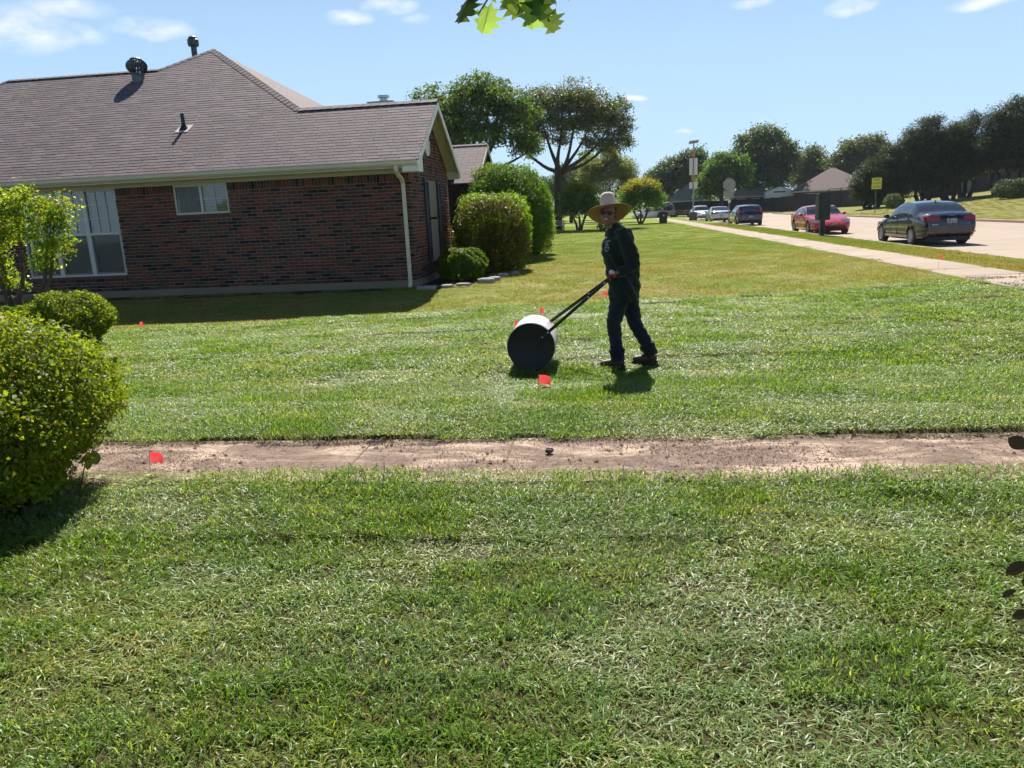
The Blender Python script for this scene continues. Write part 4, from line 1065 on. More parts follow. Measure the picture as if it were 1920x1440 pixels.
# ------------------------------------------------------------------ grass: real blades, instanced turf tufts
def blade_patch(w, d, n, lmin, lmax, wid, lay_lo, lay_hi, rng, dry=.18, name='turf_tuft', mat=None):
    x = rng.uniform(-w/2, w/2, n); y = rng.uniform(-d/2, d/2, n)
    a = rng.uniform(0, 2*math.pi, n); L = rng.uniform(lmin, lmax, n); e0 = np.radians(rng.uniform(lay_lo, lay_hi, n)); e1 = e0-np.radians(rng.uniform(10, 55, n))
    wv = wid*rng.uniform(.6, 1.25, n)
    dx, dy = np.cos(a), np.sin(a); px, py = -dy, dx
    z0 = rng.uniform(-.012, .006, n)
    def pt(h, v, s):
        return np.stack([x+dx*h+px*s, y+dy*h+py*s, z0+v], 1)
    h1, v1 = L*.5*np.cos(e0), L*.5*np.sin(e0); h2, v2 = h1+L*.5*np.cos(e1), v1+L*.5*np.sin(e1)
    tw = rng.normal(0, .5, n)*wv
    V = np.stack([pt(0*h1, 0*h1, -wv*.5), pt(0*h1, 0*h1, wv*.5), pt(h1, v1+tw*.4, wv*.5), pt(h1, v1-tw*.4, -wv*.5), pt(h2, np.maximum(v2, -.004), 0*wv)], 1)
    b0 = np.arange(n)*5
    F = np.concatenate([np.stack([b0, b0+1, b0+2], 1), np.stack([b0, b0+2, b0+3], 1), np.stack([b0+3, b0+2, b0+4], 1)])
    k = rng.uniform(.7, 1.3, (n, 1)); c = np.ones((n, 3))*k
    h = rng.normal(0, .12, n); c[:, 0] *= 1+h; c[:, 2] *= 1-h*.6
    m = rng.random(n) < dry
    c[m] = np.array([1.9, 1.35, 1.9])[None]*rng.uniform(.7, 1.25, (m.sum(), 1))
    me = mk_mesh(name, V.reshape(-1, 3), F, mat, cols=np.repeat(c, 5, 0))
    return me

def grass_material(name, cols, scale, stretch, rough=.42, trans=.5, spec=.4):
    b = NB(name)
    a = b.attr('col'); t = b.attr('tint', True)
    n1 = b.noise(scale, 5, .6, b.pos(stretch)); n2 = b.noise(scale*4.3, 4, .6, b.pos(stretch))
    k = b.math('MULTIPLY_ADD', n2, .5, n1)
    c = b.mix(b.ramp(k, .60, .84), cols[0], cols[1])
    c = b.mix(b.ramp(k, .80, .97), c, cols[2])
    k2 = b.math('ADD', b.noise(scale*.37, 4, .6, b.pos(stretch)), b.math('MULTIPLY', t.outputs['Fac'], .10))
    c = b.mix(b.math('MULTIPLY', b.ramp(k2, .45, .64), .85), c, cols[3])
    if name == 'old_lawn_blades':
        g = b.new('NewGeometry'); sep = b.new('SeparateXYZ'); b.l.new(g.outputs['Position'], sep.inputs[0])
        c = b.mix(b.ramp(b.math('MULTIPLY_ADD', n1, 6, sep.outputs[1]), 23, 31), c, b.mix(b.ramp(k, .55, .95), (.15, .225, .02), (.22, .24, .045)))
        c = b.mix(b.ramp(sep.outputs[0], 20, 24), c, b.mix(b.ramp(k, .6, .9), (.17, .18, .035), (.24, .22, .075)))
    c = b.mix(1, c, a.outputs['Color'], 'MULTIPLY')
    b.base(c, rough, 0, spec)
    tr = b.new('BsdfTranslucent'); b.l.new(b.mix(1, c, (1.5, 1.55, .55, 1), 'MULTIPLY'), tr.inputs[0])
    mx = b.new('MixShader'); mx.inputs[0].default_value = trans
    b.l.new(b.p.outputs[0], mx.inputs[1]); b.l.new(tr.outputs[0], mx.inputs[2]); b.l.new(mx.outputs[0], b.out.inputs[0])
    return b.m
M_sod = grass_material('sod_blades', [(.115, .21, .012), (.18, .26, .032), (.27, .30, .085), (.20, .275, .095)], .9, (1, 1.7, 1))
M_old = grass_material('old_lawn_blades', [(.19, .23, .03), (.25, .25, .055), (.15, .215, .02), (.29, .235, .08)], .5, (1, 1, 1), .6, .35, .25)

def grass_object(name, label, pts, variants, tints, scales, free_rot):
    """points carrying instanced turf tufts"""
    n = len(pts)
    me = bpy.data.meshes.new(name); me.vertices.add(n); me.vertices.foreach_set('co', np.asarray(pts, dtype=np.float32).ravel())
    def fa(nm, ty, v):
        at = me.attributes.new(nm, ty, 'POINT'); at.data.foreach_set('value', v)
    p_ = np.asarray(pts); nv_ = len(variants)
    k_ = .5+.23*np.sin(p_[:, 0]*1.1+1.7*np.sin(p_[:, 1]*.9+.4))*np.cos(p_[:, 1]*2.6+.8*np.sin(p_[:, 0]*.7))+.16*np.sin(p_[:, 0]*3.3+p_[:, 1]*1.3)*np.sin(p_[:, 1]*5.1-p_[:, 0]*.6)+RNG.normal(0, .16, n)
    fa('pick', 'INT', np.clip((k_*nv_).astype(int), 0, nv_-1).astype(np.int32))
    rz = RNG.uniform(0, 6.283, n) if free_rot else RNG.integers(0, 2, n)*math.pi+RNG.normal(0, .09, n)
    fa('rz', 'FLOAT', rz.astype(np.float32)); fa('tint', 'FLOAT', np.asarray(tints, dtype=np.float32)); fa('scl', 'FLOAT', np.asarray(scales, dtype=np.float32))
    o = link(name, me); tag(o, label, 'grass', kind='stuff')
    ng = bpy.data.node_groups.new(name+'_nodes', 'GeometryNodeTree')
    ng.interface.new_socket('Geometry', in_out='INPUT', socket_type='NodeSocketGeometry'); ng.interface.new_socket('Geometry', in_out='OUTPUT', socket_type='NodeSocketGeometry')
    gi = ng.nodes.new('NodeGroupInput'); go = ng.nodes.new('NodeGroupOutput')
    iop = ng.nodes.new('GeometryNodeInstanceOnPoints'); jn = ng.nodes.new('GeometryNodeJoinGeometry')
    for me_v in reversed(variants):
        so = bpy.data.objects.new('turf_source', me_v)
        oi = ng.nodes.new('GeometryNodeObjectInfo'); oi.inputs['Object'].default_value = so; oi.inputs['As Instance'].default_value = True
        ng.links.new(oi.outputs['Geometry'], jn.inputs[0])
    def named(nm, ty):
        q = ng.nodes.new('GeometryNodeInputNamedAttribute'); q.data_type = ty; q.inputs['Name'].default_value = nm; return q.outputs['Attribute']
    cb = ng.nodes.new('ShaderNodeCombineXYZ'); ng.links.new(named('rz', 'FLOAT'), cb.inputs[2])
    cs = ng.nodes.new('ShaderNodeCombineXYZ'); cs.inputs[0].default_value = 1; cs.inputs[1].default_value = 1; ng.links.new(named('scl', 'FLOAT'), cs.inputs[2])
    ng.links.new(gi.outputs[0], iop.inputs['Points']); ng.links.new(jn.outputs[0], iop.inputs['Instance'])
    iop.inputs['Pick Instance'].default_value = True; ng.links.new(named('pick', 'INT'), iop.inputs['Instance Index'])
    ng.links.new(cb.outputs[0], iop.inputs['Rotation']); ng.links.new(cs.outputs[0], iop.inputs['Scale'])
    ng.links.new(iop.outputs[0], go.inputs[0])
    md = o.modifiers.new('turf', 'NODES'); md.node_group = ng
    return o

rgv = np.random.default_rng(4)
def in_view(X, Y, margin=1.6):
    a = np.arctan2(X, Y); c = R(-7)
    half = R(36); d = np.hypot(X, Y)
    return (np.abs(a-c) < half+np.arcsin(np.clip(margin/np.maximum(d, margin+.01), 0, 1))) & (Y > .9)
def lawn_points(x0, x1, y0, y1, sx, sy, jit, keep):
    xs_ = np.arange(x0, x1, sx); ys_ = np.arange(y0, y1, sy)
    X, Y = np.meshgrid(xs_, ys_); X = X+((np.arange(len(ys_)) % 2)*.5*sx)[:, None]
    X = X.ravel()+RNG.normal(0, jit*sx, X.size); Y = Y.ravel()+RNG.normal(0, jit*sy, Y.size)
    k = keep(X, Y) & in_view(X, Y)
    X, Y = X[k], Y[k]
    return np.stack([X, Y, gz(X, Y)], 1)
SP, SD = .46, .30
def family(n, l0, l1, wid):
    """tufts ordered from rolled flat and pale to lush and upright"""
    fam = []
    for lo, hi, dry, m in ((2, 24, .32, .9), (4, 34, .25, 1), (8, 45, .17, 1), (12, 55, .12, 1), (15, 60, .10, 1), (20, 65, .07, 1), (25, 70, .05, 1.05), (32, 78, .03, 1.1)):
        for q in range(2): fam.append(blade_patch(SP*1.22, SD*1.28, int(n*m*1.12), l0, l1, wid, lo, hi, rgv, dry, mat=M_sod))
    return fam
near = family(1350, .022, .066, .0044)
mid = family(640, .024, .062, .0072)
old = [blade_patch(.62, .62, 620, .018, .048, .0085, 15, 75, rgv, .14, name='lawn_tuft', mat=M_old) for _ in range(6)]
keep_front = lambda X, Y: (Y < PATH0-.12+.03*np.sin(X*7)+.03*np.sin(X*2.3+1))
keep_back = lambda X, Y: (Y > PATH1+.08) & (Y < SOD_B(X)+.12*np.sin(X*2.1)) & (X < 6.62)
pA = lawn_points(-9, 9, PATH0-.15-11*SD, PATH0-.1, SP, SD, .06, lambda X, Y: Y < PATH0-.08)
pB = lawn_points(-12, 8, PATH1+.15, 7.6, SP, SD, .07, lambda X, Y: keep_back(X, Y) & (Y < 7.5))
pC = lawn_points(-22, 8, 7.5, 15.5, SP, SD, .07, lambda X, Y: keep_back(X, Y) & (Y >= 7.5))
def slab_lift(p, y0):
    """rolls of turf laid in courses, some a little proud of their neighbours"""
    r = np.floor((p[:, 1]-y0)/(2*SD)+.25).astype(int); c = np.floor((p[:, 0]+(r % 3)*.47)/(3*SP)).astype(int)
    hsh = np.sin(r*127.1+c*311.7)*43758.5453; hsh -= np.floor(hsh)
    return hsh
def tz(p): 
    k = np.sin(p[:, 0]*1.7+np.sin(p[:, 1]*2.3))*np.sin(p[:, 1]*1.9+.7)
    return np.clip(k*.4+RNG.normal(0, .45, len(p))+1.6*(slab_lift(p, 0)-.5), -1.6, 1.6)
def hz(p): return np.clip(1.0+.34*np.sin(p[:, 0]*2.7+1.1*np.sin(p[:, 1]*3.1))*np.sin(p[:, 1]*2.2+p[:, 0]*.8)+RNG.normal(0, .14, len(p)), .55, 1.5)
for p, y0 in ((pA, PATH0-.15), (pB, PATH1+.15), (pC, 7.5)):
    p[:, 2] += .006+.030*slab_lift(p, y0)**1.5+np.clip(RNG.normal(.0, .005, len(p)), -.008, .012)
grass_object('front_turf', 'freshly laid green turf in the foreground below the garden path', pA, near, tz(pA), hz(pA), False)
pBC = np.concatenate([pB, pC])
grass_object('new_turf', 'freshly laid pale green turf between the path and the old lawn', pB, near, tz(pB), hz(pB), False)
grass_object('new_turf', 'freshly laid pale turf around the person with the roller', pC, mid, tz(pC), hz(pC), False)
off_walls = lambda X, Y: ~((X < -3.9) & (Y > 16.95)) & ~((X < -2.6) & (Y > 17.2) & (Y < 34))
pD = lawn_points(-22, 7, 12.8, 36, .46, .46, .16, lambda X, Y: (Y > SOD_B(X)-.06) & (X < 6.72) & off_walls(X, Y))
pE = lawn_points(-10, 7, 36, 70, .6, .8, .2, lambda X, Y: (X < 6.72) & (X > -7) & off_walls(X, Y))
pF = lawn_points(8.1, 9.7, 8, 60, .36, .42, .12, lambda X, Y: (X > 8.26) & (X < 9.5))
pG = lawn_points(21.4, 44, 30, 75, .75, 1.0, .2, lambda X, Y: (X > 21.5))
pD2 = np.concatenate([pD, pE])
grass_object('old_lawn', 'yellowed old lawn in front of and beside the house', pD2, old, tz(pD2), hz(pD2), True)
grass_object('verge_grass', 'narrow strip of rough grass between sidewalk and road', pF, old, tz(pF), hz(pF)*1.5, True)
grass_object('bank_grass', 'sunlit grass bank beyond the road', pG, old, tz(pG), hz(pG)*1.1, True)
# ------------------------------------------------------------------ lawn roller
YR = 7.9
rx0 = -.745; RR = .262; zr = gzf(rx0, 8.3)+RR+.012
roller = thing('lawn_roller', 'black lawn roller drum with a bright top and two bar handle pushed by the person', 'lawn roller', (rx0, YR, gzf(rx0, 8.3)))
def lb(mb, name, mat, parent, org, **k):
    mb.V = [(v[0]-org[0], v[1]-org[1], v[2]-org[2]) for v in mb.V]
    return mb.build(name, mat, parent, **k)
RO = (rx0, YR, gzf(rx0, 8.3))
M_blk = pbr('black_steel', (.005, .005, .006), .6, 0, var=.15, scale=9)
M_drum = pbr('silver_drum', (.56, .54, .53), .42, .1, var=.12, scale=7)
Mx = Matrix.Translation((rx0, YR, zr)) @ Matrix.Rotation(R(-90), 4, 'X')
drum = lb(MB().lathe([(RR-.012, 0.0), (RR, .008), (RR, .592), (RR-.012, .6)], 56, Mx), 'drum', M_drum, roller, RO, smooth=True)
lb(MB().lathe([(RR-.014, -.012), (RR-.005, -.018), (RR-.005, -.004), (RR-.014, -.002)], 56, Mx), 'end_plate', M_blk, roller, RO, smooth=True)
lb(MB().lathe([(RR-.016, .602), (RR-.006, .604), (RR-.006, .616), (RR-.016, .618)], 56, Mx), 'end_plate', M_blk, roller, RO, smooth=True)
hnd = Vector((.125, 7.97, .885))
bars = []
for s, y in ((0, YR-.04), (1, YR+.64)):
    a = Vector((rx0, y, zr+(.05 if s else 0))); b_ = hnd+Vector((-.01, -.03 if s == 0 else .03, -.01)); m_ = a+(b_-a)*.12
    d = (b_-a).normalized(); up = Vector((0, 1, 0)); n = d.cross(up).normalized(); w2 = d.cross(n).normalized()
    V = []
    for p in (a-d*.03, m_, b_):
        for i, j in ((-.017, -.006), (.017, -.006), (.017, .006), (-.017, .006)): V.append(p+n*i+w2*j)
    F = [(0, 1, 2, 3), (8, 9, 10, 11)]+[(q*4+k, q*4+(k+1) % 4, q*4+4+(k+1) % 4, q*4+4+k) for q in (0, 1) for k in range(4)]
    bar = lb(MB().add(V, F), 'handle_bar', M_blk, roller, RO, bevel=.002)
    for f in (.15, .22, .73, .93):
        p = a+(b_-a)*f
        bo = lb(MB().ell(p+Vector((0, -.012, 0)), (.009, .006, .009), seg=10, rings=6), 'bolt', pbr('zinc', (.6, .6, .58), .35, .8), bar, RO, smooth=True)
lb(MB().tube([(rx0, YR-.05, zr), (rx0, YR+.65, zr)], .016, 12), 'axle', M_blk, roller, RO)
lb(MB().tube([hnd+Vector((0, -.14, 0)), hnd+Vector((0, .14, 0))], .016, 12), 'grip', M_blk, roller, RO, smooth=True)
# paper sticker on the drum
st = MB(); V = []; F = []
for i in range(5):
    a = R(32+i*5)
    for y in (.32, .44): V.append((rx0+(RR+.002)*math.cos(a), YR+y, zr+(RR+.002)*math.sin(a)))
for i in range(4): F.append((2*i, 2*i+1, 2*i+3, 2*i+2))
bs = NB('sticker_print'); bs.base(bs.mix(bs.ramp(bs.noise(45, 2, .5, bs.objco((1, 1, 1))), .45, .55), (.75, .74, .72), (.5, .07, .06)), .5)
lb(MB().add(V, F), 'sticker', bs.m, roller, RO, fixn=False)

# ------------------------------------------------------------------ person pushing the roller
PY = 8.1
PG = gzf(.25, PY)
person = thing('person', 'person in straw hat, dark green sweatshirt and jeans pushing the lawn roller', 'person', (.3, PY, PG))
PO = (.3, PY, PG)
S = 1.062                                   # figure authored for a plane at y = 7.7 and scaled out to its place
def pp(x, z, dy=0.0):                       # point of the figure: x, height above flat ground, depth
    return Vector((x*S, PY+dy, 1.6+(z-1.6)*S))
def cone(mb, p, q, r0, r1, seg=14, n=6):
    """rounded, tapering limb segment"""
    p, q = Vector(p), Vector(q); d = (q-p).normalized(); pts = []; rad = []
    for k in range(5):
        a = math.pi/2*(1-k/4); pts.append(p-d*r0*math.sin(a)); rad.append(max(.002, r0*math.cos(a)))
    for k in range(1, n): t = k/n; pts.append(p+(q-p)*t); rad.append(r0+(r1-r0)*t)
    for k in range(5):
        a = math.pi/2*k/4; pts.append(q+d*r1*math.sin(a)); rad.append(max(.002, r1*math.cos(a)))
    return mb.tube(pts, rad, seg)
def pl(me, name, mat, parent=None):
    me.materials.clear(); me.materials.append(mat)
    n = len(me.vertices); co = np.empty(n*3, dtype=np.float32); me.vertices.foreach_get('co', co)
    co = co.reshape(-1, 3)-np.array(PO, dtype=np.float32); me.vertices.foreach_set('co', co.ravel()); me.update()
    me.polygons.foreach_set('use_smooth', np.ones(len(me.polygons), dtype=bool))
    return link(name, me, parent or person)
def cloth(name, col, rough=.9, scale=14):
    b = NB(name); n = b.noise(scale, 5, .6, b.pos((1, 1, .6))); w = b.noise(260, 2, .5, b.pos())
    b.base(b.mix(1, (*col, 1), b.math('MULTIPLY_ADD', n, .8, .6), 'MULTIPLY'), rough, 0, .15)
    b.p.inputs['Sheen Weight'].default_value = .15
    b.bump(b.math('MULTIPLY_ADD', w, .15, n), .55, .035)
    return b.m
M_skin = NB('skin'); M_skin.base((.24, .115, .068), .5, 0, .4); M_skin = M_skin.m
M_shirt = cloth('green_sweatshirt', (.012, .0215, .0148), .9)
M_jean = cloth('blue_denim', (.012, .019, .031), .85, 22)
M_cuff = cloth('denim_cuff', (.009, .014, .024), .85, 22)
M_boot = pbr('brown_boot', (.060, .032, .022), .6, var=.3, scale=30)
M_sole = pbr('boot_sole', (.012, .011, .010), .8)
head = pp(.098, 1.535, -.02)
hipF, hipB = pp(.225, .80, -.08), pp(.275, .80, .08)
kneeF, ankF = pp(.135, .455, -.09), pp(.170, .10, -.10)
kneeB, ankB = pp(.350, .445, .07), pp(.505, .118, .06)
chest = pp(.172, 1.19, 0.01); belly = pp(.205, .97, .02); pelvis = pp(.245, .80, 0)
shN, shF = pp(.258, 1.315, -.165), pp(.135, 1.32, .17)
elN, haN = pp(.335, 1.04, -.215), Vector((.140, 7.905, .895))
elF, haF = pp(.16, 1.06, .16), Vector((.140, 8.045, .895))
# the body: one continuous surface under the clothes, with head and hands
mb = MB()
for p, q, a, b_ in ((pelvis, belly, .11, .105), (belly, chest, .09, .09), (chest, pp(.20, 1.26, 0), .09, .07), (pp(.19, 1.28, 0), head+Vector((0, .01, -.05)), .046, .05),
                    (pp(.20, 1.22, 0), shN, .06, .04), (pp(.20, 1.22, 0), shF, .06, .04), (shN, elN, .048, .04), (elN, haN+Vector((.02, 0, .02)), .04, .028), (shF, elF, .048, .04), (elF, haF+Vector((.02, 0, .02)), .04, .028),
                    (hipF, kneeF, .078, .052), (kneeF, ankF, .05, .036), (hipB, kneeB, .078, .052), (kneeB, ankB, .05, .036), (pelvis, hipF, .1, .08), (pelvis, hipB, .1, .08)):
    cone(mb, p, q, a, b_)
Hm = Matrix.Rotation(R(-12), 3, 'Z') @ Matrix.Rotation(R(8), 3, 'Y')    # head turned to the camera
def hp(x, y, z): return head+Hm @ Vector((x, y, z))                     # y negative = towards the camera
mb.ell(hp(0, .012, .035), (.077, .094, .088), Hm); mb.ell(hp(0, -.012, -.035), (.064, .078, .072), Hm); mb.ell(hp(0, -.032, -.082), (.040, .046, .034), Hm)
mb.ell(hp(0, -.098, -.012), (.014, .020, .018), Hm, 10, 8); cone(mb, hp(0, -.082, .03), hp(0, -.100, -.008), .009, .012, 8)
for s in (-1, 1):
    mb.ell(hp(s*.042, -.064, -.022), (.026, .024, .022), Hm, 10, 8); mb.ell(hp(s*.078, .012, -.008), (.010, .02, .031), Hm, 10, 8)
mb.ell(hp(0, -.086, .038), (.05, .014, .012), Hm, 10, 8)
# hands: palm, four unequal curled fingers round the grip, thumb from the side of the palm
for hc, s in ((haN, -1), (haF, 1)):
    mb.ell(hc+Vector((.012, 0, .012)), (.034, .042, .024), Matrix.Rotation(R(25), 3, 'Y'), 12, 8)
    for k, (oy, ln) in enumerate(((-.030, .9), (-.010, 1.0), (.010, .96), (.029, .8))):
        a0 = hc+Vector((-.012, oy, .022)); a1 = hc+Vector((-.040*ln-.004, oy, .008)); a2 = hc+Vector((-.042*ln, oy, -.016*ln-.006)); a3 = hc+Vector((-.022, oy, -.030*ln))
        cone(mb, a0, a1, .0100, .0094, 8, 3); cone(mb, a1, a2, .0094, .0088, 8, 3); cone(mb, a2, a3, .0088, .0080, 8, 3)
    t0 = hc+Vector((.022, s*-.034, .006)); t1 = hc+Vector((.006, s*-.046, -.016)); t2 = hc+Vector((-.016, s*-.036, -.026))
    cone(mb, t0, t1, .0115, .0105, 8, 3); cone(mb, t1, t2, .0105, .009, 8, 3)
body = pl(remeshed(mb, .0062, 3), 'body', M_skin)
# gloves: knitted cuff, red palm
for hc in (haN, haF):
    g = MB(); g.ell(hc+Vector((.010, 0, .012)), (.038, .047, .028), Matrix.Rotation(R(25), 3, 'Y'), 12, 8)
    for oy in (-.030, -.010, .010, .029):
        cone(g, hc+Vector((-.010, oy, .024)), hc+Vector((-.044, oy, .008)), .0122, .0115, 8, 3); cone(g, hc+Vector((-.044, oy, .008)), hc+Vector((-.044, oy, -.020)), .0115, .011, 8, 3); cone(g, hc+Vector((-.044, oy, -.020)), hc+Vector((-.02, oy, -.034)), .011, .010, 8, 3)
    pl(remeshed(g, .006, 2), 'glove', pbr('red_glove', (.34, .05, .035), .8))
    g2 = MB(); cone(g2, hc+Vector((.006, 0, .022)), hc+Vector((-.012, -.012, .044)), .034, .03); pl(remeshed(g2, .008, 3), 'glove_back', pbr('white_glove', (.55, .54, .53), .85))
# sweatshirt
mb = MB()
for p, q, a, b_ in ((pp(.240, .70, -.085), belly+Vector((.0, -.03, 0)), .142, .140), (pp(.275, .70, .08), belly+Vector((.03, .03, 0)), .138, .138), (pp(.268, .735, -.045), belly+Vector((.02, -.03, 0)), .125, .128), (pp(.272, .735, .05), belly+Vector((.02, .03, 0)), .125, .128), (belly+Vector((0, -.02, 0)), chest+Vector((0, -.04, 0)), .128, .150), (belly+Vector((.02, .03, 0)), chest+Vector((.02, .04, 0)), .13, .15), (chest, pp(.20, 1.31, 0), .15, .115),
                    (pp(.20, 1.30, 0), pp(.170, 1.375, 0), .115, .076), (pp(.22, 1.25, -.07), shN, .115, .080), (pp(.18, 1.25, .08), shF, .115, .080), (pp(.19, 1.34, -.02), shN, .075, .075), (pp(.17, 1.34, .02), shF, .075, .075), (pp(.30, 1.15, .0), pp(.29, .80, 0), .10, .12),
                    (shN, elN, .084, .068), (elN, haN+Vector((.055, .0, .03)), .068, .042), (shF, elF, .08, .062), (elF, haF+Vector((.055, 0, .03)), .062, .042)):
    cone(mb, p, q, a*1.06, b_*1.06)
rs2 = np.random.default_rng(8)
me = remeshed(mb, .012, 5)
bm = bmesh.new(); bm.from_mesh(me)               # straight hem
bmesh.ops.bisect_plane(bm, geom=bm.verts[:]+bm.edges[:]+bm.faces[:], plane_co=pp(.26, .672), plane_no=Vector((.12, 0, -1)), clear_outer=True)
for v in bm.verts:                               # folds in the cloth
    f = math.sin(v.co.z*46+v.co.x*22+math.sin(v.co.y*19)*1.6)*math.sin(v.co.z*17-v.co.x*30+1)+.5*math.sin(v.co.x*70+v.co.z*38)
    v.co += v.normal*f*.009
bm.to_mesh(me); bm.free()
shirt = pl(me, 'sweatshirt', M_shirt)
mb = MB(); mb.lathe([(.062, -.012), (.072, -.010), (.074, .010), (.064, .016)], 24, Matrix.Translation(pp(.160, 1.392, -.005)) @ Matrix.Rotation(R(-14), 4, 'Y'))
pl(mb.mesh('collar', M_shirt), 'collar', M_shirt, shirt)
# pale printed emblem on the chest: an arch over a small figure, lying on the cloth
me_s = shirt.data
from mathutils.bvhtree import BVHTree
dgb = bmesh.new(); dgb.from_mesh(me_s); bvh = BVHTree.FromBMesh(dgb)
ec = pp(.082, 1.222)-Vector(PO)
def ontoshirt(u, v):
    o = Vector((ec.x+u, ec.y-1.2, ec.z+v)); h = bvh.ray_cast(o, Vector((0, 1, 0)))
    return (h[0]+Vector((0, -.003, 0))) if h[0] else None
mb = MB()
def patch(u0, u1, v0, v1, sh=0):
    P = [ontoshirt(u0+sh*v0, v0), ontoshirt(u1+sh*v0, v0), ontoshirt(u1+sh*v1, v1), ontoshirt(u0+sh*v1, v1)]
    if all(P): mb.add(P, [(0, 1, 2, 3)])
for k in range(6): patch(-.022+k*.010, -.014+k*.010, .045+k*.0022, .056+k*.0022)
for (u0, u1, v0, v1) in [(-.012, .006, .030, .040), (-.016, -.004, .012, .028), (.000, .014, .016, .027), (-.020, .012, .002, .010), (-.024, -.012, -.016, 0), (-.006, .004, -.014, .0), (.010, .020, -.018, .0), (-.026, .020, -.034, -.026), (-.020, -.012, -.046, -.038), (-.006, .010, -.047, -.038)]: patch(u0, u1, v0, v1, .1)
if mb.n: link('emblem', mb.mesh('emblem', pbr('pale_print', (.36, .40, .40), .8), fixn=False), shirt)
# trousers with rolled cuffs
def trouser(mb, h, k, a):
    cone(mb, h, k, .112, .080); cone(mb, k, a+Vector((0, 0, .03)), .078, .064)
mb = MB(); trouser(mb, hipF, kneeF, ankF); trouser(mb, hipB, kneeB, ankB); cone(mb, pelvis+Vector((0, -.03, .06)), pelvis+Vector((0, .03, .06)), .13, .13); cone(mb, hipF, hipB, .115, .115)
me = remeshed(mb, .012, 4)
bm = bmesh.new(); bm.from_mesh(me)
for v in bm.verts:
    f = math.sin(v.co.z*62+v.co.x*25+v.co.y*17)*math.sin(v.co.z*23-v.co.x*18)
    v.co += v.normal*f*.006
bm.to_mesh(me); bm.free()
tro = pl(me, 'jeans', M_jean)
for k, a in ((kneeF, ankF), (kneeB, ankB)):
    d = (k-a).normalized(); q = d.to_track_quat('Z', 'Y').to_matrix().to_4x4()
    c = MB().lathe([(.060, -.045), (.072, -.05), (.076, .02), (.084, .045), (.088, .075), (.076, .095), (.062, .09)], 22, Matrix.Translation(a+Vector((0, 0, .02))) @ q)
    pl(c.mesh('cuff', M_cuff), 'cuff', M_cuff, tro)
# boots
for a, lift in ((ankF, 0), (ankB, .01)):
    fx_, fz = a.x, gzf(a.x, a.y)+.012+lift
    mb = MB()
    cone(mb, (fx_, a.y, fz+.14), (fx_+.005, a.y, fz+.06), .050, .052); cone(mb, (fx_+.035, a.y, fz+.045), (fx_-.05, a.y-.004, fz+.045), .043, .044); cone(mb, (fx_-.05, a.y-.004, fz+.048), (fx_-.155, a.y-.012, fz+.040), .046, .037)
    me = remeshed(mb, .008, 3)
    bo = pl(me, 'boot', M_boot)
    out = []
    for i in range(20):
        t = 2*math.pi*i/20; cx = math.cos(t); out.append((fx_-.058+cx*.142, a.y-.008+math.sin(t)*(.050 if cx < .2 else .042)))
    so = MB().prism(out, 'z', fz-.012, fz+.016).mesh('sole', M_sole); pl(so, 'sole', M_sole, bo)
    lc = MB()
    for i in range(4): lc.tube([(fx_-.035-.02*i, a.y-.03, fz+.098-.010*i), (fx_-.042-.02*i, a.y+.02, fz+.100-.010*i)], .004, 5)
    pl(lc.mesh('lace', M_sole), 'lace', pbr('lace', (.25, .2, .15), .9), bo)
# face: sunglasses, smile, brows; short dark hair
mb = MB()
for s in (-1, 1): mb.ell(hp(s*.034, -.092, .016), (.029, .007, .018), Hm, 14, 8)
sg = pl(mb.mesh('sunglasses', None), 'sunglasses', pbr('dark_lens', (.012, .010, .012), .12, var=0))
mb = MB().tube([hp(-.012, -.100, .020), hp(.012, -.100, .020)], .003, 6)
for s in (-1, 1): mb.tube([hp(s*.060, -.086, .020), hp(s*.080, -.02, .018), hp(s*.080, .02, .012)], .003, 6)
pl(mb.mesh('glasses_frame', None), 'frame', M_blk, sg)
mb = MB(); V = []; n = 8
for i in range(n+1):
    t = -1+2*i/n
    for w in (1, -1): V.append(hp(t*.027, -.0925+.018*t*t, -.050+.013*t*t+w*.0065*(1-.7*t*t)))
mb.add(V, [(2*i, 2*i+1, 2*i+3, 2*i+2) for i in range(n)])
pl(mb.mesh('teeth', None, fixn=False), 'teeth', pbr('teeth', (.75, .72, .66), .3, var=0))
for w in (1, -1):
    mb = MB().tube([hp(t*.032, -.0905+.019*t*t, -.050+.014*t*t+w*.0095*(1-.75*t*t)) for t in np.linspace(-1, 1, 9)], [.0025, .0042, .005, .0055, .0055, .0055, .005, .0042, .0025], 6)
    pl(mb.mesh('lip', None), 'lip', pbr('lip', (.22, .075, .06), .45))
mb = MB(); mb.ell(hp(0, .026, .040), (.082, .092, .082), Hm); pl(mb.mesh('hair', None), 'hair', pbr('dark_hair', (.015, .012, .010), .7, bump=.8, bscale=150))
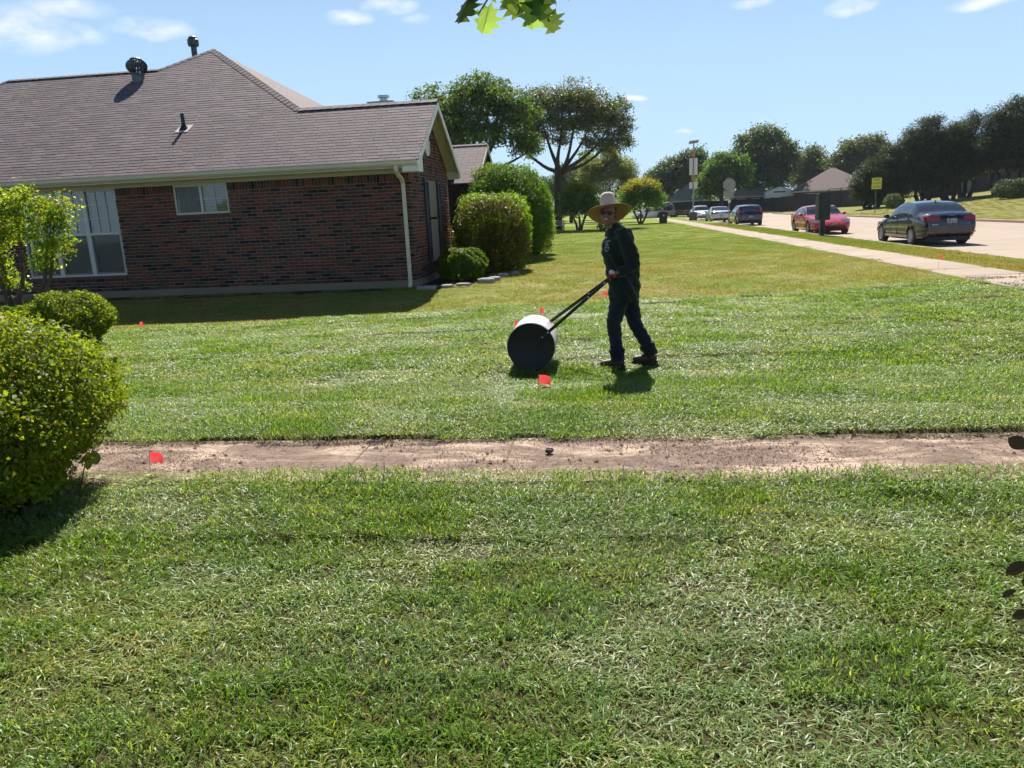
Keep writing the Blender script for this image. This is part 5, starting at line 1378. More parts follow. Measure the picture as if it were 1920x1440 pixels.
# straw hat: tall dented crown, wide brim tipped back so its underside shows
HM = Matrix.Translation(hp(0, .016, .040)) @ Matrix.Rotation(R(-5), 4, 'Y') @ Matrix.Rotation(R(-25), 4, 'X')
b = NB('straw'); wv = b.new('TexWave'); wv.wave_type = 'RINGS'; wv.rings_direction = 'Z'; wv.inputs['Scale'].default_value = 34; wv.inputs['Distortion'].default_value = 2; b.l.new(b.objco(), wv.inputs['Vector'])
nn = b.noise(60, 4, .6, b.objco())
b.base(b.mix(wv.outputs['Fac'], (.24, .155, .07), (.36, .245, .12)), .75, 0, .3); b.bump(b.math('ADD', wv.outputs['Fac'], nn), .35, .004)
tr = b.new('BsdfTranslucent'); tr.inputs[0].default_value = (.42, .28, .10, 1); mx = b.new('MixShader'); mx.inputs[0].default_value = .16
b.l.new(b.p.outputs[0], mx.inputs[1]); b.l.new(tr.outputs[0], mx.inputs[2]); b.l.new(mx.outputs[0], b.out.inputs[0])
M_straw = b.m
def hat_ring(r, z, seg, ex=1.0, wav=0, dent=0):
    out = []
    for k in range(seg):
        t = 2*math.pi*k/seg
        zz = z+wav*math.cos(2*t)+.012*wav*math.sin(5*t)+dent*max(0, math.cos(t))**2
        out.append(HM @ Vector((r*math.cos(t)*ex, r*math.sin(t)*1.06, zz)))
    return out
seg = 44
def ringmesh(rings):
    V = [v for r_ in rings for v in r_]; F = []
    for i in range(len(rings)-1):
        for k in range(seg): F.append((i*seg+k, i*seg+(k+1) % seg, (i+1)*seg+(k+1) % seg, (i+1)*seg+k))
    return MB().add(V, F)
brim = [hat_ring(r_, z, seg, 1.0, w) for r_, z, w in ((.088, .004, 0), (.12, -.002, .002), (.16, -.012, .006), (.19, -.022, .012), (.222, -.030, .020), (.225, -.026, .020), (.220, -.022, .020), (.19, -.015, .012), (.16, -.006, .006), (.12, .004, .002), (.088, .010, 0))]
hat = pl(ringmesh(brim).mesh('hat', M_straw), 'straw_hat', M_straw)
crown = [hat_ring(r_, z, seg) for r_, z in ((.0885, .0), (.0885, .02), (.087, .06), (.082, .11), (.075, .15), (.067, .172), (.05, .177), (.025, .160), (.004, .152))]
M_crown = pbr('pale_straw', (.55, .43, .33), .8, var=.12, scale=40, bump=.3, bscale=120)
cr_ = pl(ringmesh(crown).mesh('crown', M_crown), 'hat_crown', M_crown, hat)
band = ringmesh([hat_ring(.0895, .012, seg), hat_ring(.0915, .014, seg), hat_ring(.0895, .030, seg), hat_ring(.088, .031, seg)])
b = NB('woven_band'); v_ = b.new('TexVoronoi'); v_.inputs['Scale'].default_value = 70; b.l.new(b.objco(), v_.inputs['Vector'])
b.base(b.mix(b.ramp(v_.outputs['Distance'], .3, .5), (.05, .012, .015), (.5, .40, .30)), .8)
pl(band.mesh('band', b.m), 'band', b.m, hat)
mb = MB().tube([hp(.082, -.01, .035), hp(.088, -.02, -.03), hp(.05, -.03, -.10), hp(0, -.03, -.125)], .0028, 5)
pl(mb.mesh('cord', M_blk), 'chin_cord', M_blk, hat)

# ------------------------------------------------------------------ marking flags
b = NB('flag_plastic'); b.base((.80, .055, .075), .45, 0, .4)
tr = b.new('BsdfTranslucent'); tr.inputs[0].default_value = (.85, .07, .08, 1); mx = b.new('MixShader'); mx.inputs[0].default_value = .5
b.l.new(b.p.outputs[0], mx.inputs[1]); b.l.new(tr.outputs[0], mx.inputs[2]); b.l.new(mx.outputs[0], b.out.inputs[0])
M_flag = b.m
M_wire = pbr('flag_wire', (.35, .33, .31), .4, .7, var=0)
def flag(x, y, h, w, fh, rz, lean, label, fold=.25, zoff=None):
    z = gzf(x, y) if zoff is None else zoff
    t = thing('marking_flag', label, 'flag', (x, y, z), rz, 'marking flags in the lawn')
    top = Vector((lean, 0, h))
    MB().tube([(0, 0, -.08), (lean*.5, 0, h*.5), top], .0022, 6).build('stake', M_wire, t)
    V = []; F = []; nx, ny = 6, 4
    for i in range(nx+1):
        for j in range(ny+1):
            u, v = i/nx, j/ny
            V.append((top.x+u*w+.012*math.sin(v*3)*u, fold*w*math.sin(u*3.2+v)*u, top.z-v*fh-u*u*.018+u*v*.012))
    for i in range(nx):
        for j in range(ny): a = i*(ny+1)+j; F.append((a, a+1, a+ny+2, a+ny+1))
    link('flag', mk_mesh('flag', V, F, M_flag, smooth=True), t)
flag(-3.06, 4.5, .15, .075, .075, .2, .02, 'red marking flag on the garden path beside the big bush', zoff=-.02)
flag(-.60, 6.95, .15, .10, .095, .15, .01, 'red marking flag in front of the roller drum')
flag(-1.13, 9.9, .27, .075, .085, -.5, -.02, 'red marking flag just left of the roller drum')
flag(-.84, 11.4, .26, .07, .09, 2.6, .02, 'red marking flag behind the roller drum')
flag(.06, 13.9, .2, .08, .08, .3, 0, 'red marking flag near the brown lawn under the roller handle')
flag(-8.6, 13.2, .14, .10, .11, 2.8, .03, 'red marking flag at the edge of the house shadow near the bush')
flag(-8.7, 15.6, .12, .08, .09, 2.9, .03, 'small red marking flag in the shade below the small window')
flag(7.15, 16.9, .3, .07, .08, .4, .0, 'red marking flag at the sidewalk near the dark sedan', zoff=.01)

# ------------------------------------------------------------------ cars
def cr(xs_, ys_, x):
    """smooth interpolation through control points"""
    xs_ = np.array(xs_, float); ys_ = np.array(ys_, float)
    m = np.gradient(ys_, xs_)
    d = np.diff(ys_)/np.diff(xs_)
    for i in range(1, len(xs_)-1):
        m[i] = 0 if d[i-1]*d[i] <= 0 else 2*d[i-1]*d[i]/(d[i-1]+d[i])
    m[0] = d[0]; m[-1] = d[-1]
    i = np.clip(np.searchsorted(xs_, x)-1, 0, len(xs_)-2); h = xs_[i+1]-xs_[i]; t = np.clip((x-xs_[i])/h, 0, 1)
    return (2*t**3-3*t**2+1)*ys_[i]+(t**3-2*t**2+t)*h*m[i]+(-2*t**3+3*t**2)*ys_[i+1]+(t**3-t**2)*h*m[i+1]
M_cglass = NB('car_glass'); M_cglass.base((.02, .026, .032), .04, 0, .8); M_cglass = M_cglass.m
M_tyre = pbr('tyre', (.014, .014, .015), .85, var=.2)
M_rim = pbr('alloy_rim', (.42, .42, .42), .35, .7, var=.1)
M_plastic = pbr('black_plastic', (.012, .012, .013), .6, var=.1)
b = NB('tail_lamp'); b.base((.32, .012, .02), .12, 0, .6); b.p.inputs['Coat Weight'].default_value = 1; M_tail = b.m
b = NB('head_lamp'); b.base((.55, .57, .6), .08, .3, .8); M_headl = b.m
b = NB('number_plate'); b.base(b.mix(b.ramp(b.noise(34, 2, .4, b.objco((1, 1, .35))), .5, .56), (.36, .36, .31), (.05, .06, .09)), .5); M_plate = b.m
M_chrome = pbr('chrome', (.6, .6, .6), .15, 1, var=0)
def car(label, loc, rz, L, W, H, paint, top, belt, plan, wheels, wr, ws, rear_glass, side_glass, group='cars parked along the kerb', doors=None, tail=None, lamp=None, lowz=.2, tumble=.38, rimmat=None, name='parked_car', antenna=False, ns=64, rearcap=1.0, plate_z=.78, plate_dy=0, trunk=False):
    t = thing(name, label, 'car', loc, rz, group)
    ny = ns; ys_ = np.concatenate([[0], np.linspace(.012, .988, ny-2), [1]])
    zt = cr([p[0] for p in top], [p[1] for p in top], ys_); zb = cr([p[0] for p in belt], [p[1] for p in belt], ys_); wv = cr([p[0] for p in plan], [p[1] for p in plan], ys_)*W/2
    zl = lowz+.10*np.clip(1-ys_/.05, 0, 1)+.12*np.clip((ys_-.94)/.06, 0, 1)
    P = []
    NS_, NG, NT = 7, 5, 5
    for i in range(ny):
        w, b0, tt, lo = wv[i], min(zb[i], zt[i]-.015), zt[i], zl[i]
        h = tt-b0; pts = [(0, lo), (w*.80, lo), (w*.955, lo+.05)]
        for k, f in enumerate((.28, .5, .72, .9)): pts.append((w*(1.0 if f < .8 else .992)-(.012 if f == .28 else 0), lo+(b0-lo)*f))
        pts.append((w*.965, b0))
        wt = w*.965-tumble*max(h-.06, 0)-.07*min(1, h/.1)
        for k in range(1, NG+1):
            f = k/NG; pts.append((w*.965+(wt-w*.965)*(f**1.25 if h > .2 else f), b0+h*(.93 if h > .2 else .8)*f))
        for k in range(1, NT+1):
            f = k/NT; pts.append((wt*(1-f), b0+h*((.93 if h > .2 else .8)+(.07 if h > .2 else .2)*math.sin(f*math.pi/2))))
        P.append(pts)
    P = np.array(P); nj = P.shape[1]
    JB = 7; JR = JB+NG
    V = np.zeros((2, ny, nj, 3))
    for s, sg_ in ((0, 1), (1, -1)):
        V[s, :, :, 0] = sg_*P[:, :, 0]; V[s, :, :, 1] = (L*(1-ys_))[:, None]; V[s, :, :, 2] = P[:, :, 1]
    # front is at y=L; round the nose and tail in plan a little more towards the edges
    yf = L*(1-ys_)
    body_f = []; glass = {'windscreen': [], 'rear_window': [], 'side_window': [[], []]}; door_f = {}
    idx = lambda s, i, j: (s*ny+i)*nj+j
    cell = 1.0/(ny-1)*L
    arch = [(wy*L, wr*1.0) for wy in wheels]
    Vf = V.reshape(-1, 3)
    for (wy, r) in arch:
        yc = L-wy; rad = wr+.045
        side = np.abs(Vf[:, 0]) > W*.36
        dy, dz = Vf[:, 1]-yc, Vf[:, 2]-wr; d = np.hypot(dy, dz)
        m = side & (d > rad*.72) & (d < rad+.05) & (Vf[:, 2] < wr+rad)
        k = rad/np.maximum(d, 1e-6)
        Vf[m, 1] = yc+dy[m]*k[m]; Vf[m, 2] = np.maximum(wr+dz[m]*k[m], lowz)
    for s in (0, 1):
        for i in range(ny-1):
            for j in range(nj-1):
                f = (idx(s, i, j), idx(s, i, j+1), idx(s, i+1, j+1), idx(s, i+1, j))
                if s: f = f[::-1]
                ym = (ys_[i]+ys_[i+1])/2
                if 1 <= j < JB:
                    c = Vf[list(f)].mean(0); skip = False
                    for (wy, r) in arch:
                        if math.hypot(c[1]-(L-wy), c[2]-wr) < wr+.043: skip = True
                    if skip: continue
                hgt = zt[i]-min(zb[i], zt[i]-.015)
                if JB <= j < JR-1 and side_glass[0] < ym < side_glass[1] and hgt > .13 and not any(abs(ym-q) < .009 for q in side_glass[2:]):
                    k = sum(ym > q for q in side_glass[2:])
                    glass['side_window'][s].append((k, f)); continue
                if j >= JR-(0 if rear_glass[4] else 1) and rear_glass[0] < ym < rear_glass[1]: glass['windscreen'].append(f); continue
                if j >= JR-(0 if rear_glass[4] else 1) and rear_glass[2] < ym < rear_glass[3]: glass['rear_window'].append(f); continue
                if doors and 2 <= j < JB:
                    dn = [k for k, (a, b_) in enumerate(doors) if a < ym < b_]
                    if dn: door_f.setdefault((s, dn[0]), []).append(f); continue
                body_f.append(f)
    for j in range(nj-1):                            # nose and tail panels
        body_f.append((idx(0, 0, j+1), idx(0, 0, j), idx(1, 0, j), idx(1, 0, j+1)))
        body_f.append((idx(0, ny-1, j), idx(0, ny-1, j+1), idx(1, ny-1, j+1), idx(1, ny-1, j)))
    def bend(p):                                     # curved bumpers seen from the side
        y, z = p[1], p[2]
        f = max(0, 1-max(y, 0)/.7); k = (max(0, z-.58)/.45)**2*.10+(max(0, .52-z)/.3)**2*.10
        y = y+f*k
        f = max(0, 1-max(L-y, 0)/.7); k = (max(0, z-.5)/.35)**2*.14+(max(0, .42-z)/.25)**2*.10
        return y-f*k
    Vf[:, 1] = [bend(p) for p in Vf]
    def bmb(mb):
        mb.V = [(v[0], bend(v), v[2]) for v in mb.V]; return mb
    def sub(faces, nm, mat, par, off=0):
        ids = sorted({q for f in faces for q in f}); mp_ = {q: k for k, q in enumerate(ids)}
        me = mk_mesh(nm, Vf[ids], [tuple(mp_[q] for q in f) for f in faces], mat)
        bm = bmesh.new(); bm.from_mesh(me); bmesh.ops.remove_doubles(bm, verts=bm.verts, dist=.0008); bm.to_mesh(me); bm.free()
        me.polygons.foreach_set('use_smooth', np.ones(len(me.polygons), dtype=bool)); me.set_sharp_from_angle(angle=R(38))
        return link(nm, me, par)
    bo = sub(body_f, 'body', paint, t)
    for nm in ('windscreen', 'rear_window'):
        if glass[nm]: sub(glass[nm], nm, M_cglass, t)
    for s in (0, 1):
        for k in sorted({q[0] for q in glass['side_window'][s]}): sub([q[1] for q in glass['side_window'][s] if q[0] == k], 'side_window', M_cglass, t)
    for (s, k), fs in door_f.items():
        d = sub(fs, 'door', paint, t)
        yb = L*(1-(doors[k][1]-.035)); sx = 1 if s == 0 else -1
        zbm = float(np.interp(doors[k][1]-.035, ys_, zb)); wvm = float(np.interp(doors[k][1]-.035, ys_, wv))
        MB().box(sx*wvm-.012, sx*wvm+.012, yb, yb+.16, zbm-.13, zbm-.10).build('handle', paint, d, bevel=.004)
        for q in doors[k]:
            yq = L*(1-q); wq = float(np.interp(q, ys_, wv)); zq = float(np.interp(q, ys_, zb))
            MB().box(sx*(wq-.006)-.008, sx*(wq-.006)+.008, yq-.005, yq+.005, lowz+.13, zq-.02).build('door_gap', M_plastic, d)
    # dark underbody that also lines the wheel arches
    MB().box(-W*.36, W*.36, .12, L-.12, lowz-.03, .55).build('underbody', M_plastic, t)
    for wy in wheels:
        for sx in (1, -1):
            xw = sx*(W/2-.115); M = Matrix.Translation((xw, L-wy*L, wr)) @ Matrix.Rotation(R(90)*sx, 4, 'Y')
            wh = MB().lathe([(wr*.62, -.1), (wr*.93, -.1), (wr, -.075), (wr, .075), (wr*.93, .1), (wr*.66, .1), (wr*.64, .07)], 32, M).build('wheel', M_tyre, t, smooth=True)
            rm_ = MB().lathe([(wr*.64, .07), (wr*.66, .098), (wr*.6, .1), (wr*.57, .06), (wr*.2, .05), (wr*.02, .05)], 28, M).build('rim_dish', M_plastic, wh, smooth=True)
            sp = MB()
            for k in range(ws):
                a = 2*math.pi*k/ws; Ms = M @ Matrix.Rotation(a, 4, 'Z')
                sp.box(.02, wr*.6, -.028, .028, .06, .092, Ms)
            sp.lathe([(wr*.17, .06), (wr*.17, .095), (wr*.12, .1), (.005, .102)], 14, M); sp.lathe([(wr*.565, .07), (wr*.565, .094), (wr*.655, .103), (wr*.655, .07)], 28, M)
            sp.build('rim', rimmat or M_rim, wh, fixn=True)
    # mirrors
    ym = L*(1-side_glass[0]-.055); wm = float(np.interp(side_glass[0]+.055, ys_, wv)); zm = float(np.interp(side_glass[0]+.055, ys_, zb))
    for sx in (1, -1):
        MB().ell((sx*(wm+.10), ym, zm+.07), (.105, .055, .07), seg=14, rings=8).tube([(sx*(wm-.06), ym+.02, zm+.0), (sx*(wm+.06), ym, zm+.04)], .025, 8).build('mirror', paint, t, smooth=True)
    def surf(s, fy, j):                              # point on the skin
        i = int(np.argmin(np.abs(ys_-fy))); return Vector(V[s, i, j])
    def lampmesh(s, cells, mat, nm, off=.006):
        """lamp lens lying on the skin: list of (i index, j) corner pairs"""
        pts = [surf(s, a, j)+Vector((off if s == 0 else -off, (off if a < .5 else -off)*1.2, off*.4)) for a, j in cells]
        mb = MB(); n = len(pts)//2
        mb.add(pts, [(k, k+1, n+k+1, n+k) for k in range(n-1)]); return mb
    zr_ = zt[-1]; wR = wv[-1]
    # lamps wrap round the corners: a piece on the flank and a piece on the end face
    for s, sx in ((0, 1), (1, -1)):
        if tail:
            z0, z1, inner, flank = tail
            wq = float(np.interp(1-flank/L, ys_, wv))
            w95 = float(np.interp(.965, ys_, wv))
            pts0 = [(sx*wR*inner, -.012, z0+.03), (sx*wR*1.0, -.012, z0), (sx*(w95+.008), L*.035, z0+.01), (sx*(wq+.006), flank, z1-.03)]
            pts1 = [(sx*wR*inner, -.012, z1-.02), (sx*wR*1.0, -.012, z1), (sx*(w95+.004), L*.035, z1+.01), (sx*(wq+.004), flank, z1-.01)]
            bmb(MB().add(pts0+pts1, [(0, 1, 5, 4), (1, 2, 6, 5), (2, 3, 7, 6)])).build('tail_lamp', M_tail, t, fixn=False)
        if lamp:
            z0, z1, inner, flank = lamp
            wF = wv[0]; wq = float(np.interp(flank/L, ys_, wv)); w05 = float(np.interp(.035, ys_, wv))
            pts0 = [(sx*wF*inner, L+.012, z0+.02), (sx*wF, L+.008, z0), (sx*(w05+.01), L*.965, z0+.01), (sx*(wq+.008), L-flank, z0+.07)]
            pts1 = [(sx*wF*inner, L-.02, z1-.02), (sx*wF*.98, L-.03, z1), (sx*(w05+.006), L*.955, z1+.02), (sx*(wq+.004), L-flank-.05, z1+.05)]
            bmb(MB().add(pts0+pts1, [(0, 1, 5, 4), (1, 2, 6, 5), (2, 3, 7, 6)])).build('headlight', M_headl, t, fixn=False)
    # number plates, bumpers
    bmb(MB().box(-.155, .155, -.022+plate_dy, -.010+plate_dy, plate_z-.08, plate_z+.08)).build('number_plate', M_plate, t, bevel=.003)
    MB().box(-.155, .155, L+.012, L+.022, .44, .56).build('number_plate', M_plate, t, bevel=.003)
    bmb(MB().box(-W*.30, W*.30, L-.03, L+.012, .33, .42)).build('grille', M_plastic, t, bevel=.01)
    bmb(MB().box(-W*.36, W*.36, -.014, .05, .36, .40)).build('bumper_trim', M_plastic, t, bevel=.01)
    if trunk:
        bmb(MB().box(-W*.36, W*.36, -.016, .0, .655, .668).box(-W*.362, -W*.352, -.016, .0, .668, .80).box(W*.352, W*.362, -.016, .0, .668, .80)).build('boot_lid_gap', M_plastic, t)
        bmb(MB().box(-.075, .075, -.02, -.004, .955, .975)).build('badge', M_chrome, t, bevel=.004)
        bmb(MB().box(-.62, -.42, -.02, -.004, .685, .70)).build('badge', M_chrome, t, bevel=.002)
        for sx in (1, -1): bmb(MB().box(sx*.66-.09, sx*.66+.09, -.022, .0, .43, .46)).build('reflector', M_tail, t, bevel=.004)
    if antenna:
        i = int(np.argmin(np.abs(ys_-.70))); z = zt[i]
        MB().prism([(L*.30-.05, z-.02), (L*.30+.09, z-.02), (L*.30-.03, z+.075)], 'x', -.018, .018).build('antenna', paint, t, bevel=.004)
    return t
def paintmat(name, col, metal=.4, rough=.28):
    return pbr(name, col, rough, metal, var=.05, coat=1.0)
P_navy = paintmat('navy_paint', (.008, .010, .019)); P_red = paintmat('red_paint', (.42, .008, .014), .1); P_blue = paintmat('steel_blue_paint', (.012, .020, .040)); P_silver = paintmat('silver_paint', (.42, .44, .47), .5); P_white = paintmat('white_paint', (.66, .68, .70), .0)
sedan = dict(top=[(0, .56), (.03, .68), (.12, .80), (.25, .92), (.29, .96), (.37, 1.24), (.45, 1.40), (.55, 1.455), (.66, 1.42), (.74, 1.33), (.86, 1.085), (.89, 1.06), (.97, 1.05), (1, .98)],
             belt=[(0, .5), (.05, .62), (.2, .78), (.3, .86), (.6, .92), (.8, .96), (.95, .95), (1, .86)],
             plan=[(0, .70), (.015, .80), (.05, .90), (.12, .96), (.25, 1), (.75, 1), (.88, .965), (.95, .92), (.985, .86), (1, .80)])
car('dark navy four door sedan parked nearest the camera at the kerb', (11.35, 26.1, -.13), R(0), 4.56, 1.78, 1.455, P_navy, **sedan, wheels=(.19, .785), wr=.32, ws=9, rear_glass=(.295, .44, .70, .855, True), side_glass=(.31, .80, .53, .70), doors=((.285, .53), (.53, .735)), tail=(.80, .96, .50, .40), lamp=(.58, .72, .45, .5), antenna=True, plate_z=.80, trunk=True)
coupe = dict(top=[(0, .50), (.03, .60), (.12, .74), (.27, .88), (.31, .92), (.42, 1.20), (.50, 1.34), (.58, 1.36), (.70, 1.28), (.88, 1.02), (.96, 1.0), (1, .92)],
             belt=[(0, .44), (.05, .56), (.2, .74), (.32, .84), (.6, .90), (.85, .94), (1, .82)],
             plan=[(0, .66), (.015, .78), (.05, .90), (.12, .97), (.25, 1), (.75, 1), (.92, .96), (1, .84)])
car('red sports coupe facing the camera behind the cluster mailbox', (10.85, 41.5, -.13), R(180), 4.55, 1.84, 1.36, P_red, **coupe, wheels=(.20, .77), wr=.33, ws=5, rear_glass=(.315, .48, .64, .87, True), side_glass=(.34, .76, .60), doors=((.31, .62),), tail=(.78, .95, .4, .4), lamp=(.58, .70, .60, .5))
hatch = dict(top=[(0, .60), (.03, .74), (.12, .86), (.26, .97), (.30, 1.01), (.40, 1.32), (.48, 1.45), (.60, 1.48), (.80, 1.44), (.90, 1.36), (.965, 1.10), (1, .92)],
             belt=[(0, .52), (.05, .66), (.2, .82), (.3, .90), (.6, .96), (.9, 1.03), (.97, .96), (1, .84)],
             plan=[(0, .70), (.015, .80), (.05, .90), (.12, .96), (.25, 1), (.78, 1), (.92, .96), (.985, .90), (1, .84)])
car('dark blue hatchback seen from behind in the middle of the parked row', (10.6, 55, -.13), R(0), 4.36, 1.82, 1.48, P_blue, **hatch, wheels=(.19, .80), wr=.33, ws=5, rear_glass=(.31, .45, .885, .968, True), side_glass=(.34, .88, .56, .78), doors=((.29, .55), (.55, .77)), tail=(.90, 1.10, .62, .42), lamp=(.64, .8, .45, .5), ns=60, plate_z=.62)
car('silver coupe parked ahead of the dark blue hatchback', (10.5, 67, -.13), R(0), 4.24, 1.78, 1.32, P_silver, **coupe, wheels=(.20, .79), wr=.32, ws=10, rear_glass=(.315, .48, .64, .87, True), side_glass=(.34, .76, .60), doors=((.31, .62),), tail=(.74, .92, .4, .42), lamp=(.58, .74, .42, .55), ns=48, plate_z=.6)
car('white car facing the camera at the far end of the parked row', (10.75, 85, -.13), R(180), 4.5, 1.8, 1.45, P_white, **sedan, wheels=(.19, .785), wr=.32, ws=8, rear_glass=(.295, .44, .70, .855, True), side_glass=(.31, .80, .53, .70), lamp=(.6, .76, .42, .5), tail=(.8, .98, .42, .36), ns=48)
car('small white car standing at the crossing beyond the lawn', (8.6, 101, -.13), R(100), 4.2, 1.75, 1.45, P_white, **hatch, wheels=(.19, .80), wr=.32, ws=6, rear_glass=(.31, .45, .885, .968, True), side_glass=(.34, .88, .56, .78), lamp=(.64, .8, .45, .5), tail=(.9, 1.1, .62, .42), ns=40, group='cars at the crossing')
# pickup at the crossing
pk = thing('pickup_truck', 'dark pickup truck with a load hoop standing at the crossing', 'pickup truck', (8.8, 98.5, -.13), 0, 'cars at the crossing')
P_pk = paintmat('black_paint', (.016, .016, .018))
MB().prism([(0, .45), (0, 1.02), (2.0, 1.04), (2.05, 1.06), (3.6, 1.08), (5.1, 1.0), (5.3, .8), (5.3, .45)], 'x', -.92, .92).build('body', P_pk, pk, bevel=.04)
MB().prism([(2.05, 1.07), (2.25, 1.68), (3.2, 1.72), (3.8, 1.09)], 'x', -.78, .78).build('cab', P_pk, pk, bevel=.06)
MB().prism([(2.14, 1.16), (2.225, 1.58), (2.235, 1.58), (2.15, 1.16)], 'x', -.6, .6).build('rear_window', M_cglass, pk)
MB().tube([(-.8, .6, 1.0), (-.78, .6, 1.5), (-.5, .6, 1.85), (0, .6, 1.95), (.5, .6, 1.85), (.78, .6, 1.5), (.8, .6, 1.0)], .05, 8).build('hoop', pbr('grey_tube', (.3, .3, .32), .5), pk, smooth=True)
for y in (1.0, 4.3):
    for sx in (1, -1):
        M = Matrix.Translation((sx*.8, y, .38)) @ Matrix.Rotation(R(90)*sx, 4, 'Y')
        w_ = MB().lathe([(.2, -.12), (.36, -.12), (.38, -.09), (.38, .09), (.36, .12), (.2, .12)], 24, M).build('wheel', M_tyre, pk, smooth=True)
for sx in (1, -1): MB().box(sx*.86-.05, sx*.86+.05, -.015, .04, .72, .98).build('tail_lamp', M_tail, pk, bevel=.01)
MB().box(-.85, .85, -.02, -.004, .55, .98).build('tailgate', P_pk, pk, bevel=.006); MB().box(-.9, .9, -.1, -.02, .42, .52).build('bumper', pbr('bumper_steel', (.3, .3, .3), .4, .6), pk, bevel=.02)
tr_ = thing('utility_trailer', 'low brown utility trailer beside the dark pickup', 'trailer', (10.0, 98.3, -.13), R(-35))
MB().box(-.8, .8, 0, 2.4, .45, .55).box(-.8, -.74, 0, 2.4, .55, 1.0).box(.74, .8, 0, 2.4, .55, 1.0).box(-.74, .74, 0, .06, .55, 1.0).build('tray', pbr('rust_brown', (.10, .05, .035), .8, var=.3), tr_)
for sx in (1, -1): MB().lathe([(.15, -.08), (.3, -.08), (.3, .08), (.15, .08)], 20, Matrix.Translation((sx*.9, 1.1, .3)) @ Matrix.Rotation(R(90), 4, 'Y')).build('wheel', M_tyre, tr_, smooth=True)
MB().tube([(0, 2.4, .5), (0, 3.4, .5)], .04, 8).build('drawbar', M_blk, tr_)

# ------------------------------------------------------------------ street furniture
mbx = thing('cluster_mailbox', 'dark green cluster mailbox on a post in front of the red coupe', 'mailbox', (9.42, 33.6, 0), R(90))
M_mail = pbr('dark_green_enamel', (.006, .009, .007), .5, var=.15)
MB().box(-.29, .29, -.23, .23, .66, 1.72).build('cabinet', M_mail, mbx, bevel=.012)
MB().box(-.31, .31, -.25, .25, 1.725, 1.77).build('lid', M_mail, mbx, bevel=.012)
MB().box(-.10, .10, -.09, .09, 0.03, .66).build('post', M_mail, mbx, bevel=.01); MB().box(-.2, .2, -.18, .18, -.05, .03).build('foot_plate', M_mail, mbx)
for c in range(2):
    for k in range(6):
        x0 = -.265+c*.27; z0 = .72+k*.162
        d_ = MB().box(x0, x0+.255, .231, .243, z0, z0+.15).build('box_door', M_mail, mbx, bevel=.004)
        MB().lathe([(.012, 0), (.012, .006), (.004, .007)], 10, Matrix.Translation((x0+.2, .243, z0+.075)) @ Matrix.Rotation(R(-90), 4, 'X')).build('lock', M_rim, d_)
def post(name, label, cat, loc, rz=0, group=None): return thing(name, label, cat, loc, rz, group)
M_galvp = pbr('galvanised_post', (.28, .28, .28), .5, .5, var=.15)
M_signback = pbr('sign_back', (.30, .28, .26), .6, .3, var=.1)
ss = post('stop_sign', 'back of an octagonal stop sign on a thin post at the kerb', 'road sign', (8.85, 53.5, 0))
MB().box(-.03, .03, -.02, .02, -.2, 3.2).build('post', M_galvp, ss)
oc = [(.43*math.cos(R(22.5+45*k)), 2.72+.43*math.sin(R(22.5+45*k))) for k in range(8)]
MB().prism(oc, 'y', .022, .028).build('sign_plate', M_signback, ss)
MB().prism(oc, 'y', .029, .031).build('sign_face', pbr('sign_red', (.5, .02, .02), .4), ss)
MB().box(-.38, .30, .024, .030, 1.90, 2.31).build('lower_plate', M_signback, ss)
MB().box(-.06, .10, -.04, .022, 1.52, 1.72).build('tag', M_white, ss)
for z in (2.95, 2.5): MB().lathe([(.018, 0), (.018, .01), (.004, .012)], 8, Matrix.Translation((0, -.02, z)) @ Matrix.Rotation(R(90), 4, 'X')).build('bolt', M_rim, ss)
so = post('solar_sign_post', 'tall post with solar panel, two white sign backs and orange beacons', 'sign post', (9.07, 75, 0))
MB().tube([(0, 0, -.1), (0, 0, 7.1)], [.075, .06], 12).build('pole', M_galvp, so, smooth=True)
MB().box(-.44, .44, -.35, .35, -.02, .02, Matrix.Translation((0, 0, 7.2)) @ Matrix.Rotation(R(-16), 4, 'X') @ Matrix.Rotation(R(-5), 4, 'Y')).build('solar_panel', pbr('solar_back', (.16, .16, .17), .5, .3), so)
MB().box(-.38, .38, .07, .08, 4.20, 5.75).build('sign_plate', M_white, so); MB().box(-.38, .38, .07, .08, 2.95, 3.55).build('sign_plate', M_white, so)
M_beacon = pbr('orange_beacon', (.5, .10, .025), .5)
for z in (6.15, 3.9):
    bq = MB().box(-.17, .17, -.02, .22, z-.24, z+.24).build('beacon', M_beacon, so, bevel=.03)
    MB().lathe([(.13, 0), (.14, .16), (.12, .17), (.11, .02)], 16, Matrix.Translation((0, .22, z)) @ Matrix.Rotation(R(-90), 4, 'X')).build('visor', M_plastic, bq)
MB().lathe([(.36, 0), (.39, .1), (.38, .7), (.33, .78), (.1, .8)], 18, Matrix.Translation((0, 0, 0))).build('barrel_base', pbr('barrel_grey', (.10, .09, .085), .8), so, smooth=True)
sz = post('school_zone_sign', 'yellow green end school zone sign on a thin post beyond the road', 'road sign', (24.0, 70, gzf(24.0, 70)))
MB().box(-.03, .03, -.02, .02, -.2, 3.1).build('post', pbr('green_post', (.05, .10, .05), .6), sz)
M_yel = pbr('fluorescent_yellow', (.62, .60, .03), .45, var=.06)
MB().box(-.41, .41, -.032, -.024, 2.05, 3.0).build('sign_plate', M_yel, sz, bevel=.003)
